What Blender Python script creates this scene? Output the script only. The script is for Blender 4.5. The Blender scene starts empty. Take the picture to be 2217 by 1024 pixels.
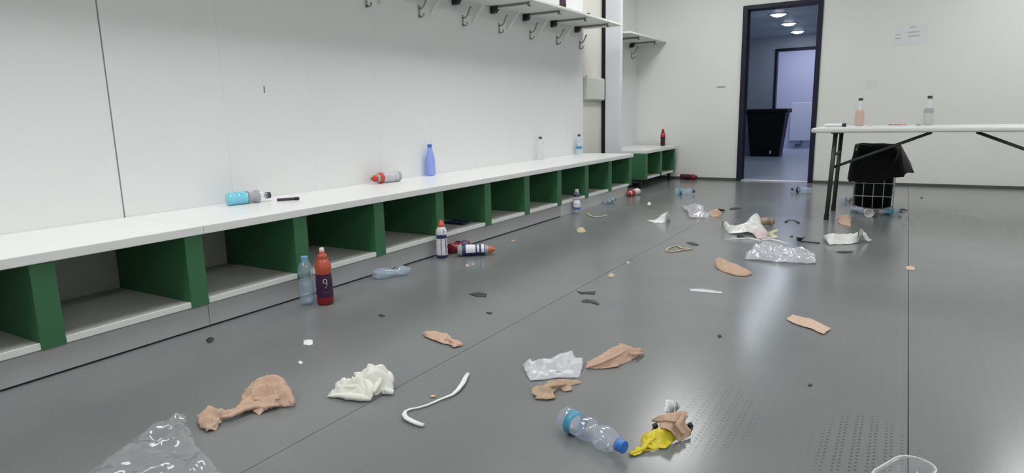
import bpy, bmesh, math, random
from mathutils import Vector, Matrix, noise
from mathutils.geometry import delaunay_2d_cdt
S = bpy.context.scene
C = S.collection
PI = math.pi
# ------------------------------------------------------------------ camera
cam_d = bpy.data.cameras.new('camera')
cam = bpy.data.objects.new('camera', cam_d)
C.objects.link(cam)
cam_d.sensor_fit = 'HORIZONTAL'; cam_d.sensor_width = 36.0
cam_d.lens = 1394.13 / 2217 * 36.0
cam_d.clip_start = 0.02; cam_d.clip_end = 100
def look(yaw, pitch, roll, loc):
    cy, sy, cp, sp = math.cos(yaw), math.sin(yaw), math.cos(pitch), math.sin(pitch)
    f = Vector((-sy*cp, cy*cp, sp)); r = Vector((cy, sy, 0)); u = r.cross(f)
    cr, sr = math.cos(roll), math.sin(roll)
    R, U = cr*r + sr*u, -sr*r + cr*u
    m = Matrix((R, U, -f)).transposed().to_4x4(); m.translation = Vector(loc)
    return m
cam.matrix_world = look(math.radians(31.375), math.radians(-10.5587), math.radians(-1.2668), (0, 0, 0.85))
S.camera = cam
# ------------------------------------------------------------------ world, exposure
w = bpy.data.worlds.new('world'); S.world = w; w.use_nodes = True
w.node_tree.nodes['Background'].inputs[0].default_value = (0.02, 0.022, 0.025, 1)
w.node_tree.nodes['Background'].inputs[1].default_value = 1.0
S.view_settings.view_transform = 'Standard'; S.view_settings.look = 'None'
S.view_settings.gamma = 1.0; S.view_settings.use_curve_mapping = False
S.view_settings.exposure = 0.0
ROOM_LAMP = 12.6        # radiance of the ceiling panels of the room
CORRIDOR_LAMP = 42.0    # radiance of the corridor's round downlights
INNER_LAMP = 18.0
S.cycles.max_bounces = 10; S.cycles.transparent_max_bounces = 24
S.cycles.diffuse_bounces = 6; S.cycles.glossy_bounces = 4
S.cycles.caustics_reflective = False; S.cycles.caustics_refractive = False

# ------------------------------------------------------------------ materials
def srgb(h):
    out = []
    for c in h:
        c /= 255.0
        out.append(c/12.92 if c <= 0.04045 else ((c+0.055)/1.055)**2.4)
    return (*out, 1.0)
def mat(name, col, rough=0.5, metal=0.0, spec=0.5, noise_amt=0.0, nscale=20.0, bump=0.0, bscale=60.0, emit=None, estr=0.0):
    m = bpy.data.materials.new(name); m.use_nodes = True
    nt = m.node_tree; b = nt.nodes['Principled BSDF']
    col = srgb(col) if max(col) > 1.0 else (*col[:3], 1.0)
    b.inputs['Base Color'].default_value = col
    b.inputs['Roughness'].default_value = rough; b.inputs['Metallic'].default_value = metal
    b.inputs['Specular IOR Level'].default_value = spec
    tc = nt.nodes.new('ShaderNodeTexCoord')
    if noise_amt > 0:
        n = nt.nodes.new('ShaderNodeTexNoise'); n.inputs['Scale'].default_value = nscale; n.inputs['Detail'].default_value = 4
        nt.links.new(tc.outputs['Object'], n.inputs['Vector'])
        mx = nt.nodes.new('ShaderNodeMix'); mx.data_type = 'RGBA'; mx.blend_type = 'MIX'
        mx.inputs['A'].default_value = tuple(c*(1-noise_amt) for c in col[:3]) + (1,)
        mx.inputs['B'].default_value = tuple(min(1, c*(1+noise_amt)) for c in col[:3]) + (1,)
        nt.links.new(n.outputs['Fac'], mx.inputs['Factor']); nt.links.new(mx.outputs['Result'], b.inputs['Base Color'])
    if bump > 0:
        n2 = nt.nodes.new('ShaderNodeTexNoise'); n2.inputs['Scale'].default_value = bscale
        nt.links.new(tc.outputs['Object'], n2.inputs['Vector'])
        bp = nt.nodes.new('ShaderNodeBump'); bp.inputs['Strength'].default_value = bump; bp.inputs['Distance'].default_value = 0.002
        nt.links.new(n2.outputs['Fac'], bp.inputs['Height']); nt.links.new(bp.outputs['Normal'], b.inputs['Normal'])
    if emit:
        b.inputs['Emission Color'].default_value = (*emit, 1); b.inputs['Emission Strength'].default_value = estr
    return m
def film(name, tint=(1, 1, 1), white=0.12, body=(0.8, 0.82, 0.86), rough=0.12, ior=1.5):
    """thin see-through plastic: clear where met square on, shiny by Fresnel, a little milky"""
    m = bpy.data.materials.new(name); m.use_nodes = True
    nt = m.node_tree; nt.nodes.clear()
    o = nt.nodes.new('ShaderNodeOutputMaterial')
    t = nt.nodes.new('ShaderNodeBsdfTransparent'); t.inputs[0].default_value = (*tint, 1)
    d = nt.nodes.new('ShaderNodeBsdfDiffuse'); d.inputs[0].default_value = (*body, 1)
    g = nt.nodes.new('ShaderNodeBsdfGlossy'); g.inputs['Roughness'].default_value = rough; g.inputs[0].default_value = (1, 1, 1, 1)
    lw = nt.nodes.new('ShaderNodeLayerWeight'); lw.inputs['Blend'].default_value = 0.5
    pw = nt.nodes.new('ShaderNodeMath'); pw.operation = 'POWER'; pw.inputs[1].default_value = 3.0
    nt.links.new(lw.outputs['Facing'], pw.inputs[0])
    fr = nt.nodes.new('ShaderNodeMath'); fr.operation = 'MULTIPLY_ADD'; fr.inputs[1].default_value = 0.50 if ior > 1.4 else 0.3; fr.inputs[2].default_value = 0.045
    nt.links.new(pw.outputs[0], fr.inputs[0])
    m1 = nt.nodes.new('ShaderNodeMixShader'); m1.inputs[0].default_value = white
    nt.links.new(t.outputs[0], m1.inputs[1]); nt.links.new(d.outputs[0], m1.inputs[2])
    m2 = nt.nodes.new('ShaderNodeMixShader')
    nt.links.new(fr.outputs[0], m2.inputs[0]); nt.links.new(m1.outputs[0], m2.inputs[1]); nt.links.new(g.outputs[0], m2.inputs[2])
    nt.links.new(m2.outputs[0], o.inputs[0])
    return m
def floor_material():
    m = bpy.data.materials.new('studded_grey_rubber'); m.use_nodes = True
    nt = m.node_tree; b = nt.nodes['Principled BSDF']; L = nt.links.new
    def math_(op, a, bb=None, cc=None):
        n = nt.nodes.new('ShaderNodeMath'); n.operation = op
        for i, v in enumerate((a, bb, cc)):
            if v is None: continue
            if isinstance(v, (int, float)): n.inputs[i].default_value = v
            else: L(v, n.inputs[i])
        return n.outputs[0]
    tc = nt.nodes.new('ShaderNodeNewGeometry'); sx = nt.nodes.new('ShaderNodeSeparateXYZ'); L(tc.outputs['Position'], sx.inputs[0])
    # pairs of small studs: pair every 36 mm across, a stud every 37.5 mm along, second column half a step on
    def dot(xoff, yoff):
        fx = math_('SUBTRACT', math_('FRACT', math_('DIVIDE', math_('ADD', sx.outputs[0], 50 + xoff), 0.036)), 0.5)
        fy = math_('SUBTRACT', math_('FRACT', math_('DIVIDE', math_('ADD', sx.outputs[1], 50 + yoff), 0.0188)), 0.5)
        dx = math_('MULTIPLY', fx, 0.036); dy = math_('MULTIPLY', fy, 0.0188)
        r = math_('SQRT', math_('ADD', math_('MULTIPLY', dx, dx), math_('MULTIPLY', dy, dy)))
        mr = nt.nodes.new('ShaderNodeMapRange'); mr.interpolation_type = 'SMOOTHSTEP'
        L(r, mr.inputs[0]); mr.inputs[1].default_value = 0.0026; mr.inputs[2].default_value = 0.0050
        mr.inputs[3].default_value = 1; mr.inputs[4].default_value = 0
        return mr.outputs[0]
    dots = math_('MAXIMUM', dot(0.006, 0.0), dot(-0.006, 0.0094))
    n1 = nt.nodes.new('ShaderNodeTexNoise'); n1.inputs['Scale'].default_value = 1.3; n1.inputs['Detail'].default_value = 5
    L(tc.outputs['Position'], n1.inputs['Vector'])
    n2 = nt.nodes.new('ShaderNodeTexNoise'); n2.inputs['Scale'].default_value = 45; n2.inputs['Detail'].default_value = 3
    L(tc.outputs['Position'], n2.inputs['Vector'])
    cr = nt.nodes.new('ShaderNodeValToRGB')
    cr.color_ramp.elements[0].position = 0.3; cr.color_ramp.elements[0].color = (*FLOOR_A, 1)
    cr.color_ramp.elements[1].position = 0.7; cr.color_ramp.elements[1].color = (*FLOOR_B, 1)
    L(n1.outputs['Fac'], cr.inputs[0])
    # the studs keep their relief only where few feet pass; elsewhere they are worn down
    def worn(cx, cy, rx, ry):
        ex = math_('DIVIDE', math_('SUBTRACT', sx.outputs[0], cx), rx); ey = math_('DIVIDE', math_('SUBTRACT', sx.outputs[1], cy), ry)
        d = math_('SQRT', math_('ADD', math_('MULTIPLY', ex, ex), math_('MULTIPLY', ey, ey)))
        d = math_('ADD', d, math_('MULTIPLY', math_('SUBTRACT', n1.outputs['Fac'], 0.5), 0.8))
        mr = nt.nodes.new('ShaderNodeMapRange'); mr.interpolation_type = 'SMOOTHSTEP'; L(d, mr.inputs[0])
        mr.inputs[1].default_value = 0.55; mr.inputs[2].default_value = 1.1; mr.inputs[3].default_value = 1; mr.inputs[4].default_value = 0
        return mr.outputs[0]
    pk = math_('MAXIMUM', math_('MAXIMUM', worn(-0.03, 1.72, 0.13, 0.28), math_('MULTIPLY', worn(-0.42, 1.76, 0.14, 0.30), 0.7)), 0.13)
    dots = math_('MULTIPLY', dots, pk)
    mx = nt.nodes.new('ShaderNodeMix'); mx.data_type = 'RGBA'
    L(math_('MULTIPLY', dots, 0.6), mx.inputs['Factor'])
    L(cr.outputs[0], mx.inputs['A']); mx.inputs['B'].default_value = (0.05, 0.053, 0.054, 1)
    L(mx.outputs['Result'], b.inputs['Base Color'])
    rr = nt.nodes.new('ShaderNodeMapRange'); L(n1.outputs['Fac'], rr.inputs[0])
    rr.inputs[3].default_value = 0.18; rr.inputs[4].default_value = 0.24
    L(rr.outputs[0], b.inputs['Roughness'])
    b.inputs['Specular IOR Level'].default_value = 0.4
    hgt = math_('ADD', math_('MULTIPLY', dots, 0.6), math_('MULTIPLY', n2.outputs['Fac'], 0.15))
    bp = nt.nodes.new('ShaderNodeBump'); bp.inputs['Strength'].default_value = 0.2; bp.inputs['Distance'].default_value = 0.001
    L(hgt, bp.inputs['Height']); L(bp.outputs['Normal'], b.inputs['Normal'])
    return m
FLOOR_A, FLOOR_B = (0.172, 0.184, 0.186), (0.205, 0.218, 0.218)
M = {}
M['floor'] = floor_material()
M['wall'] = mat('white_wall_panel', (0.745, 0.758, 0.762), 0.45, noise_amt=0.02, nscale=1.5)
M['wall_recess'] = mat('beige_wall', (0.66, 0.65, 0.60), 0.6, noise_amt=0.02)
M['wall_far'] = mat('white_painted_wall', (0.80, 0.805, 0.78), 0.5, noise_amt=0.02, nscale=1.2)
M['pillar'] = mat('pale_lavender_paint', (0.74, 0.74, 0.80), 0.4)
M['ceiling'] = mat('white_ceiling', (0.80, 0.80, 0.78), 0.7)
M['seat'] = mat('white_laminate', (0.82, 0.83, 0.82), 0.3, noise_amt=0.015, nscale=3)
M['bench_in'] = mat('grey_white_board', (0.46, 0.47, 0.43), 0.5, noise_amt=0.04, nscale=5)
M['edge'] = mat('pale_edge_strip', (0.76, 0.78, 0.76), 0.4)
M['kick'] = mat('grey_kick_board', (0.42, 0.42, 0.435), 0.4, noise_amt=0.06, nscale=4)
M['kick_white'] = mat('white_kick_board', (0.56, 0.56, 0.56), 0.4, noise_amt=0.04, nscale=4)
M['green'] = mat('green_board', (0.040, 0.150, 0.066), 0.45, noise_amt=0.08, nscale=6)
M['black'] = mat('black_plastic', (0.012, 0.012, 0.014), 0.4)
M['black_gap'] = mat('black_gap', (0.004, 0.004, 0.004), 0.8)
M['black_bag'] = mat('black_bin_liner', (0.004, 0.004, 0.0045), 0.5, spec=0.12)
M['grout'] = mat('dark_joint', (0.05, 0.05, 0.05), 0.8)
M['shelf'] = mat('white_shelf_board', (0.78, 0.79, 0.75), 0.45)
M['rod'] = mat('grey_steel_rod', (0.22, 0.22, 0.20), 0.4, 0.6)
M['hook'] = mat('dull_chrome_hook', (0.30, 0.31, 0.29), 0.35, 0.8)
M['navy'] = mat('dark_navy_paint', (0.013, 0.014, 0.030), 0.45, spec=0.25)
M['base'] = mat('grey_rubber_base', (0.09, 0.09, 0.09), 0.5)
M['thresh'] = mat('bright_metal_strip', (0.72, 0.73, 0.78), 0.35, 0.6)
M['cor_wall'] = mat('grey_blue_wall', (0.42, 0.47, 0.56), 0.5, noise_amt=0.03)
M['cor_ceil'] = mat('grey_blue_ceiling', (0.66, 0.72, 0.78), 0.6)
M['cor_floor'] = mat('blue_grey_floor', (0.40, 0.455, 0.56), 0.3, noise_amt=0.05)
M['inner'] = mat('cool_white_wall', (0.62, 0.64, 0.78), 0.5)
M['radiator'] = mat('white_enamel', (0.74, 0.76, 0.84), 0.35)
M['bin'] = mat('dark_green_black_bin', (0.004, 0.009, 0.009), 0.5, spec=0.2)
M['table'] = mat('white_table_plastic', (0.74, 0.74, 0.73), 0.4, noise_amt=0.02)
M['leg'] = mat('dark_grey_steel', (0.06, 0.065, 0.06), 0.4, 0.5)
M['wire'] = mat('grey_coated_wire', (0.55, 0.55, 0.54), 0.4)
M['paper'] = mat('white_paper', (0.765, 0.77, 0.80), 0.7)
M['ink'] = mat('faded_grey_print', (0.45, 0.45, 0.44), 0.8)
M['box'] = mat('pale_grey_green_box', (0.56, 0.58, 0.53), 0.45)
M['sticker'] = mat('pale_sticker', (0.76, 0.77, 0.75), 0.6)
M['skin'] = mat('skin_tone_tape', (0.56, 0.385, 0.29), 0.85, noise_amt=0.14, nscale=60, bump=0.5, bscale=220)
M['skin_dark'] = mat('tan_tape', (0.50, 0.35, 0.25), 0.85, noise_amt=0.14, nscale=60, bump=0.5, bscale=220)
M['skin_pale'] = mat('pale_beige_tape', (0.64, 0.48, 0.37), 0.85, noise_amt=0.1, nscale=60, bump=0.5, bscale=220)
M['cloth'] = mat('white_cloth', (0.80, 0.80, 0.74), 0.8, noise_amt=0.04, nscale=60, bump=0.4, bscale=300)
M['tissue_white'] = mat('white_tissue', (0.82, 0.82, 0.82), 0.8, bump=0.3, bscale=200)
M['yellow'] = mat('yellow_wrapper', (0.72, 0.60, 0.03), 0.4, noise_amt=0.2, nscale=30)
M['pinkfilm'] = mat('pale_pink_plastic', (0.62, 0.50, 0.52), 0.5)
M['pink_red'] = mat('pink_red_wrapper', (0.62, 0.22, 0.22), 0.45)
M['greenish'] = mat('pale_yellow_green_scrap', (0.58, 0.58, 0.40), 0.6)
M['beige'] = mat('beige_scrap', (0.52, 0.42, 0.30), 0.7)
M['dark'] = mat('dark_rubber_scrap', (0.03, 0.032, 0.034), 0.6)
M['clear'] = film('clear_plastic', (0.98, 0.985, 1.0), 0.13, (0.85, 0.86, 0.9))
M['clear_blue'] = film('pale_blue_clear_plastic', (0.90, 0.955, 1.0), 0.20, (0.66, 0.78, 0.92))
M['blue'] = film('blue_plastic', (0.62, 0.72, 1.0), 0.34, (0.42, 0.53, 0.98))
M['bagfilm'] = film('clear_bag_film', (0.98, 0.98, 1.0), 0.12, (0.82, 0.83, 0.90), 0.12)
M['bagmilky'] = film('milky_bag_film', (0.97, 0.97, 1.0), 0.52, (0.84, 0.85, 0.90), 0.3)
M['baglong'] = film('clear_crinkled_bag_film', (0.97, 0.97, 1.0), 0.30, (0.86, 0.87, 0.92), 0.16)
M['bagwhite'] = film('white_bag_film', (0.97, 0.97, 0.97), 0.68, (0.84, 0.84, 0.82), 0.35)
M['cap_blue'] = mat('blue_cap', (0.03, 0.17, 0.55), 0.35)
M['cap_pale'] = mat('pale_blue_cap', (0.18, 0.42, 0.60), 0.4)
M['cap_dark'] = mat('dark_cap', (0.05, 0.05, 0.06), 0.4)
M['cap_orange'] = mat('orange_red_cap', (0.62, 0.13, 0.06), 0.4)
M['cap_red'] = mat('red_cap', (0.50, 0.05, 0.03), 0.4)
M['cap_white'] = mat('white_cap', (0.72, 0.70, 0.68), 0.4)
M['label_teal'] = mat('teal_blue_label', (0.05, 0.28, 0.42), 0.35)
M['label_blue'] = mat('blue_label', (0.08, 0.18, 0.42), 0.4)
M['label_white'] = mat('white_label', (0.78, 0.78, 0.84), 0.4)
M['label_grey'] = mat('grey_label', (0.36, 0.37, 0.40), 0.4)
M['label_silver'] = mat('silver_label', (0.52, 0.53, 0.58), 0.3, noise_amt=0.35, nscale=55)
M['label_navy'] = mat('navy_label', (0.03, 0.04, 0.12), 0.35)
M['label_purple'] = mat('dark_purple_label', (0.045, 0.01, 0.05), 0.35)
M['label_red'] = mat('red_label', (0.45, 0.03, 0.04), 0.4)
M['red_plastic'] = mat('red_orange_plastic', (0.50, 0.09, 0.05), 0.25)
M['red_liquid'] = mat('dark_red_drink', (0.22, 0.008, 0.018), 0.2)
M['dark_glass'] = mat('dark_brown_glass', (0.03, 0.008, 0.014), 0.15)
M['cyan_liquid'] = mat('cyan_drink', (0.10, 0.66, 0.86), 0.15)
M['pink_liquid'] = mat('cloudy_pink_orange_drink', (0.66, 0.43, 0.33), 0.3)
M['milky_liquid'] = mat('cloudy_pale_drink', (0.56, 0.57, 0.50), 0.3)
M['crushed'] = film('crushed_bluish_plastic', (0.88, 0.94, 1.0), 0.30, (0.66, 0.78, 0.90), 0.10)
M['near_clear'] = film('bluish_clear_plastic', (0.945, 0.965, 1.0), 0.17, (0.74, 0.79, 0.96), 0.10)
M['water'] = film('water', (0.955, 0.98, 0.99), 0.03, (0.6, 0.7, 0.8), 0.05, 1.33)
M['lamp_room'] = mat('lit_panel', (0.9, 0.9, 0.9), 0.5, emit=(1.0, 1.0, 0.99), estr=ROOM_LAMP)
M['lamp_cor'] = mat('lit_downlight', (0.9, 0.9, 0.9), 0.5, emit=(0.86, 0.92, 1.0), estr=CORRIDOR_LAMP)
M['lamp_inner'] = mat('lit_inner_panel', (0.9, 0.9, 0.9), 0.5, emit=(0.80, 0.85, 1.0), estr=INNER_LAMP)

# ------------------------------------------------------------------ helpers
def obj(name, bm, m, parent=None, smooth=False, loc=None):
    me = bpy.data.meshes.new(name); bm.normal_update(); bm.to_mesh(me); bm.free()
    me.materials.append(M[m] if isinstance(m, str) else m)
    if smooth:
        for p in me.polygons: p.use_smooth = True
    o = bpy.data.objects.new(name, me); C.objects.link(o)
    if loc is not None: o.location = loc
    if parent is not None: o.parent = parent
    return o
def tag(o, label=None, cat=None, group=None, kind=None):
    if label: o['label'] = label
    if cat: o['category'] = cat
    if group: o['group'] = group
    if kind: o['kind'] = kind
    return o
def thing(name, label, cat, loc=(0, 0, 0), group=None, rot=None):
    o = bpy.data.objects.new(name, None); C.objects.link(o); o.empty_display_size = 0.05
    o.location = loc
    if rot is not None: o.rotation_euler = rot
    return tag(o, label, cat, group)
def box(bm, x0, x1, y0, y1, z0, z1, bev=0.0):
    v = [bm.verts.new((x, y, z)) for z in (z0, z1) for y in (y0, y1) for x in (x0, x1)]
    fs = [bm.faces.new([v[i] for i in q]) for q in ((0,2,3,1),(4,5,7,6),(0,1,5,4),(2,6,7,3),(0,4,6,2),(1,3,7,5))]
    if bev > 0:
        es = list({e for f in fs for e in f.edges})
        bmesh.ops.bevel(bm, geom=es, offset=bev, segments=2, affect='EDGES', profile=0.5)
    return bm
def bx(*a, bev=0.0): return box(bmesh.new(), *a, bev=bev)
def prism(bm, poly, axis, a, b):
    """extrude a 2D polygon; axis 'y' = polygon in xz, 'x' = polygon in yz, 'z' = polygon in xy"""
    def P(u, v, t): return {'y': (u, t, v), 'x': (t, u, v), 'z': (u, v, t)}[axis]
    A = [bm.verts.new(P(u, v, a)) for u, v in poly]; B = [bm.verts.new(P(u, v, b)) for u, v in poly]
    n = len(poly)
    bm.faces.new(A); bm.faces.new(B[::-1])
    for i in range(n): bm.faces.new((A[i], B[i], B[(i+1) % n], A[(i+1) % n]))
    bmesh.ops.recalc_face_normals(bm, faces=bm.faces[:])
    return bm
def tube(bm, pts, r, n=8, flat=1.0, up=None, cap=True):
    """round (or flattened) tube along points; r may be a list"""
    pts = [Vector(p) for p in pts]; rings = []
    rs = r if isinstance(r, (list, tuple)) else [r]*len(pts)
    for i, p in enumerate(pts):
        t = (pts[min(i+1, len(pts)-1)] - pts[max(i-1, 0)]).normalized()
        a = Vector(up) if up else (Vector((0, 0, 1)) if abs(t.z) < 0.9 else Vector((1, 0, 0)))
        s = t.cross(a).normalized(); a2 = s.cross(t).normalized()
        rings.append([bm.verts.new(p + s*math.cos(2*PI*k/n)*rs[i] + a2*math.sin(2*PI*k/n)*rs[i]*flat) for k in range(n)])
    for A, B in zip(rings, rings[1:]):
        for k in range(n): bm.faces.new((A[k], A[(k+1) % n], B[(k+1) % n], B[k]))
    if cap: bm.faces.new(rings[0][::-1]); bm.faces.new(rings[-1])
    bmesh.ops.recalc_face_normals(bm, faces=bm.faces[:])
    return bm
def lathe(prof, n=20, cap0=True, cap1=True, warp=None):
    """surface of revolution about z from (z, r) pairs; warp may bend each point"""
    bm = bmesh.new(); rings = []
    for z, r in prof:
        ring = []
        for k in range(n):
            a = 2*PI*k/n; p = Vector((r*math.cos(a), r*math.sin(a), z))
            if warp: p = warp(p)
            ring.append(bm.verts.new(p))
        rings.append(ring)
    for A, B in zip(rings, rings[1:]):
        for k in range(n): bm.faces.new((A[k], A[(k+1) % n], B[(k+1) % n], B[k]))
    if cap0: bm.faces.new(rings[0][::-1])
    if cap1: bm.faces.new(rings[-1])
    return bm
def rad(prof, z):
    for (z0, r0), (z1, r1) in zip(prof, prof[1:]):
        if z0 <= z <= z1 and z1 > z0: return r0 + (r1-r0)*(z-z0)/(z1-z0)
    return prof[-1][1]
def section(prof, z0, z1, grow, n=8):
    zs = sorted({z0, z1, *[z for z, r in prof if z0 < z < z1], *[z0+(z1-z0)*i/n for i in range(1, n)]})
    return [(z, max(0.001, rad(prof, z) + grow)) for z in zs]
# ------------------------------------------------------------------ the room
X_WALL, X_BACK, Y_FAR, Z_CEIL = -3.0, -3.03, 8.35, 2.75
X_R, Y_NEAR = 3.2, -2.4
fl = obj('floor', bx(-3.3, X_R, Y_NEAR, Y_FAR + 0.15, -0.12, -0.004), 'grout'); tag(fl, kind='structure')
edges = [-3.28, -1.34, 0.065, 1.47, 2.875, X_R]
for a, b in zip(edges, edges[1:]):
    obj('rubber_sheet', bx(a + 0.0012, b - 0.0012, Y_NEAR, Y_FAR + 0.149, -0.004, 0.0), 'floor', fl)
ce = obj('ceiling', bx(-3.3, X_R, Y_NEAR, Y_FAR + 0.15, Z_CEIL, Z_CEIL + 0.1), 'ceiling'); tag(ce, kind='structure')
wl = obj('wall_left', bx(-3.3, X_BACK, Y_NEAR, 7.06, 0, Z_CEIL), 'wall_recess'); tag(wl, kind='structure')
seams = [-2.4, -1.22, -0.665, -0.11, 0.445, 1.0, 1.556, 2.118, 2.685, 3.25, 3.81, 4.37, 4.93, 5.49, 6.05, 6.444]
for i, (a, b) in enumerate(zip(seams, seams[1:])):
    g0 = 0.0035 if abs(a - 1.556) < 0.01 else 0.0003; g1 = 0.0035 if abs(b - 1.556) < 0.01 else 0.0003
    obj('wall_panel', bx(X_BACK, X_WALL, a + g0, b - g1, 0.0, Z_CEIL), 'wall', wl)
obj('scuff_mark', bx(X_WALL, X_WALL + 0.001, 2.368, 2.374, 1.005, 1.04), 'rod', wl)
w2 = obj('wall_left_far', bx(-3.3, -3.1, 7.06, Y_FAR, 0, Z_CEIL), 'wall'); tag(w2, kind='structure')
pil = obj('pillar', bx(-2.98, -2.796, 7.0, 7.06, 0, Z_CEIL, bev=0.004), 'pillar'); tag(pil, kind='structure')
tr = obj('trim_1', bx(X_BACK, -2.98, 7.012, 7.06, 0, Z_CEIL), 'black_gap'); tag(tr, kind='structure')
# far wall with the doorway
DX0, DX1, DZ = -1.78, -0.907, 2.085
bm = bmesh.new()
box(bm, -3.3, DX0, Y_FAR, Y_FAR + 0.15, 0, Z_CEIL); box(bm, DX1, X_R, Y_FAR, Y_FAR + 0.15, 0, Z_CEIL); box(bm, DX0, DX1, Y_FAR, Y_FAR + 0.15, DZ, Z_CEIL)
wf = obj('wall_far', bm, 'wall_far'); tag(wf, kind='structure')
wr = obj('wall_right', bx(X_R, X_R + 0.1, Y_NEAR, Y_FAR + 0.15, 0, Z_CEIL), 'wall_far'); tag(wr, kind='structure')
wn = obj('wall_near', bx(-3.3, X_R + 0.1, Y_NEAR - 0.1, Y_NEAR, 0, Z_CEIL), 'wall_far'); tag(wn, kind='structure')
bl = obj('baseboard_far', bx(-3.1, DX0, Y_FAR - 0.012, Y_FAR, 0, 0.03, bev=0.003), 'base'); tag(bl, kind='structure')
br = obj('baseboard_right', bx(DX1, X_R, Y_FAR - 0.012, Y_FAR, 0, 0.03, bev=0.003), 'base'); tag(br, kind='structure')
dr = thing('door_1', None, None, (0, 0, 0)); tag(dr, kind='structure')
F = 0.055
obj('door_jamb', bx(DX0, DX0 + F, Y_FAR - 0.02, Y_FAR + 0.16, 0, DZ, bev=0.004), 'navy', dr)
obj('door_jamb', bx(DX1 - F, DX1, Y_FAR - 0.02, Y_FAR + 0.16, 0, DZ, bev=0.004), 'navy', dr)
obj('door_head', bx(DX0 + F, DX1 - F, Y_FAR - 0.02, Y_FAR + 0.16, DZ - 0.05, DZ, bev=0.004), 'navy', dr)
obj('door_stop', bx(DX0 + F, DX0 + F + 0.012, Y_FAR + 0.07, Y_FAR + 0.11, 0.012, DZ - 0.05), 'navy', dr)
obj('threshold', bx(DX0 + F, DX1 - F, Y_FAR, Y_FAR + 0.12, 0, 0.012, bev=0.003), 'thresh', dr)
# ------------------------------------------------------------------ corridor behind the doorway
CX0, CX1, CY1, CZ = -3.4, -0.5, 13.7, 2.24
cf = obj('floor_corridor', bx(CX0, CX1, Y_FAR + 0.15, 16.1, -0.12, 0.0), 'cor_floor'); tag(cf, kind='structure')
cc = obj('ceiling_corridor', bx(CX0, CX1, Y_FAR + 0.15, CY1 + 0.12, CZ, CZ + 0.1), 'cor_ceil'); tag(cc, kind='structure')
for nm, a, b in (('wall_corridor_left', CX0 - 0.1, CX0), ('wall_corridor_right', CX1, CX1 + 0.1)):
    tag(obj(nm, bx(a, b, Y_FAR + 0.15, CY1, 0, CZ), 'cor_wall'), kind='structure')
IX0, IX1, IZ = -2.285, -1.33, 2.0
bm = bmesh.new()
box(bm, CX0, IX0, CY1, CY1 + 0.12, 0, CZ); box(bm, IX1, CX1, CY1, CY1 + 0.12, 0, CZ); box(bm, IX0, IX1, CY1, CY1 + 0.12, IZ, CZ)
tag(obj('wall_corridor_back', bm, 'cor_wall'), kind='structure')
d2 = thing('door_2', None, None); tag(d2, kind='structure')
obj('door_jamb', bx(IX0, IX0 + 0.04, CY1 - 0.03, CY1 + 0.13, 0, IZ + 0.02, bev=0.004), 'navy', d2)
obj('door_jamb', bx(IX1 - 0.04, IX1, CY1 - 0.03, CY1 + 0.13, 0, IZ + 0.02, bev=0.004), 'navy', d2)
obj('door_head', bx(IX0 + 0.04, IX1 - 0.04, CY1 - 0.03, CY1 + 0.13, IZ - 0.03, IZ + 0.02, bev=0.004), 'navy', d2)
# room behind the second doorway
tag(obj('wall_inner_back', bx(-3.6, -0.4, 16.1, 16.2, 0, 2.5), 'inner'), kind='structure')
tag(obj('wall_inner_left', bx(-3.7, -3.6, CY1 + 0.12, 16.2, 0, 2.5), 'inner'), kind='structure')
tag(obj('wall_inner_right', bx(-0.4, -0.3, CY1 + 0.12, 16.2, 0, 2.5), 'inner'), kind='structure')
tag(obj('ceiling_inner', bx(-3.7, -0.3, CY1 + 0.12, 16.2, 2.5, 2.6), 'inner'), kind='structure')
t = thing('ceiling_lamp', 'lit square ceiling lamp of the room behind the corridor', 'lamp', (-1.9, 15.0, 2.5))
obj('housing', bx(-0.32, 0.32, -0.32, 0.32, -0.05, 0), 'seat', t); obj('diffuser', bx(-0.29, 0.29, -0.29, 0.29, -0.058, -0.05), 'lamp_inner', t)
t = thing('radiator', 'low white panel radiator on the wall beyond the second doorway', 'radiator', (-2.05, 16.1, 0))
obj('panel', bx(-0.235, 0.25, -0.10, -0.04, 0.165, 1.02, bev=0.012), 'radiator', t)
obj('bracket', bx(-0.15, -0.11, -0.04, 0, 0.5, 0.9), 'radiator', t); obj('bracket', bx(0.11, 0.15, -0.04, 0, 0.5, 0.9), 'radiator', t)
obj('valve', tube(bmesh.new(), [(-0.10, -0.07, 0.0), (-0.10, -0.07, 0.07), (0.02, -0.07, 0.075), (0.02, -0.07, 0.17)], 0.022), 'cap_dark', t)
# downlights
for i, y in enumerate((10.5, 11.72, 12.98, 9.28)):  # the last one is out of sight, added to brighten the corridor
    t = thing('downlight', 'round lit downlight in the corridor ceiling, %s of the three' % ('nearest', 'middle', 'farthest', 'added unseen one in front')[i], 'lamp', (-1.74 - 0.035*((y - 10.5)/1.24), y, CZ), 'corridor downlights')
    obj('trim_ring', lathe([(-0.004, 0.105), (-0.012, 0.128), (0.0, 0.132)], 24, False, False), 'cor_ceil', t, True)
    obj('lens', lathe([(-0.036, 0.001), (-0.034, 0.04), (-0.026, 0.070), (-0.013, 0.086), (-0.002, 0.091)], 24, False, False), 'lamp_cor', t)
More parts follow.
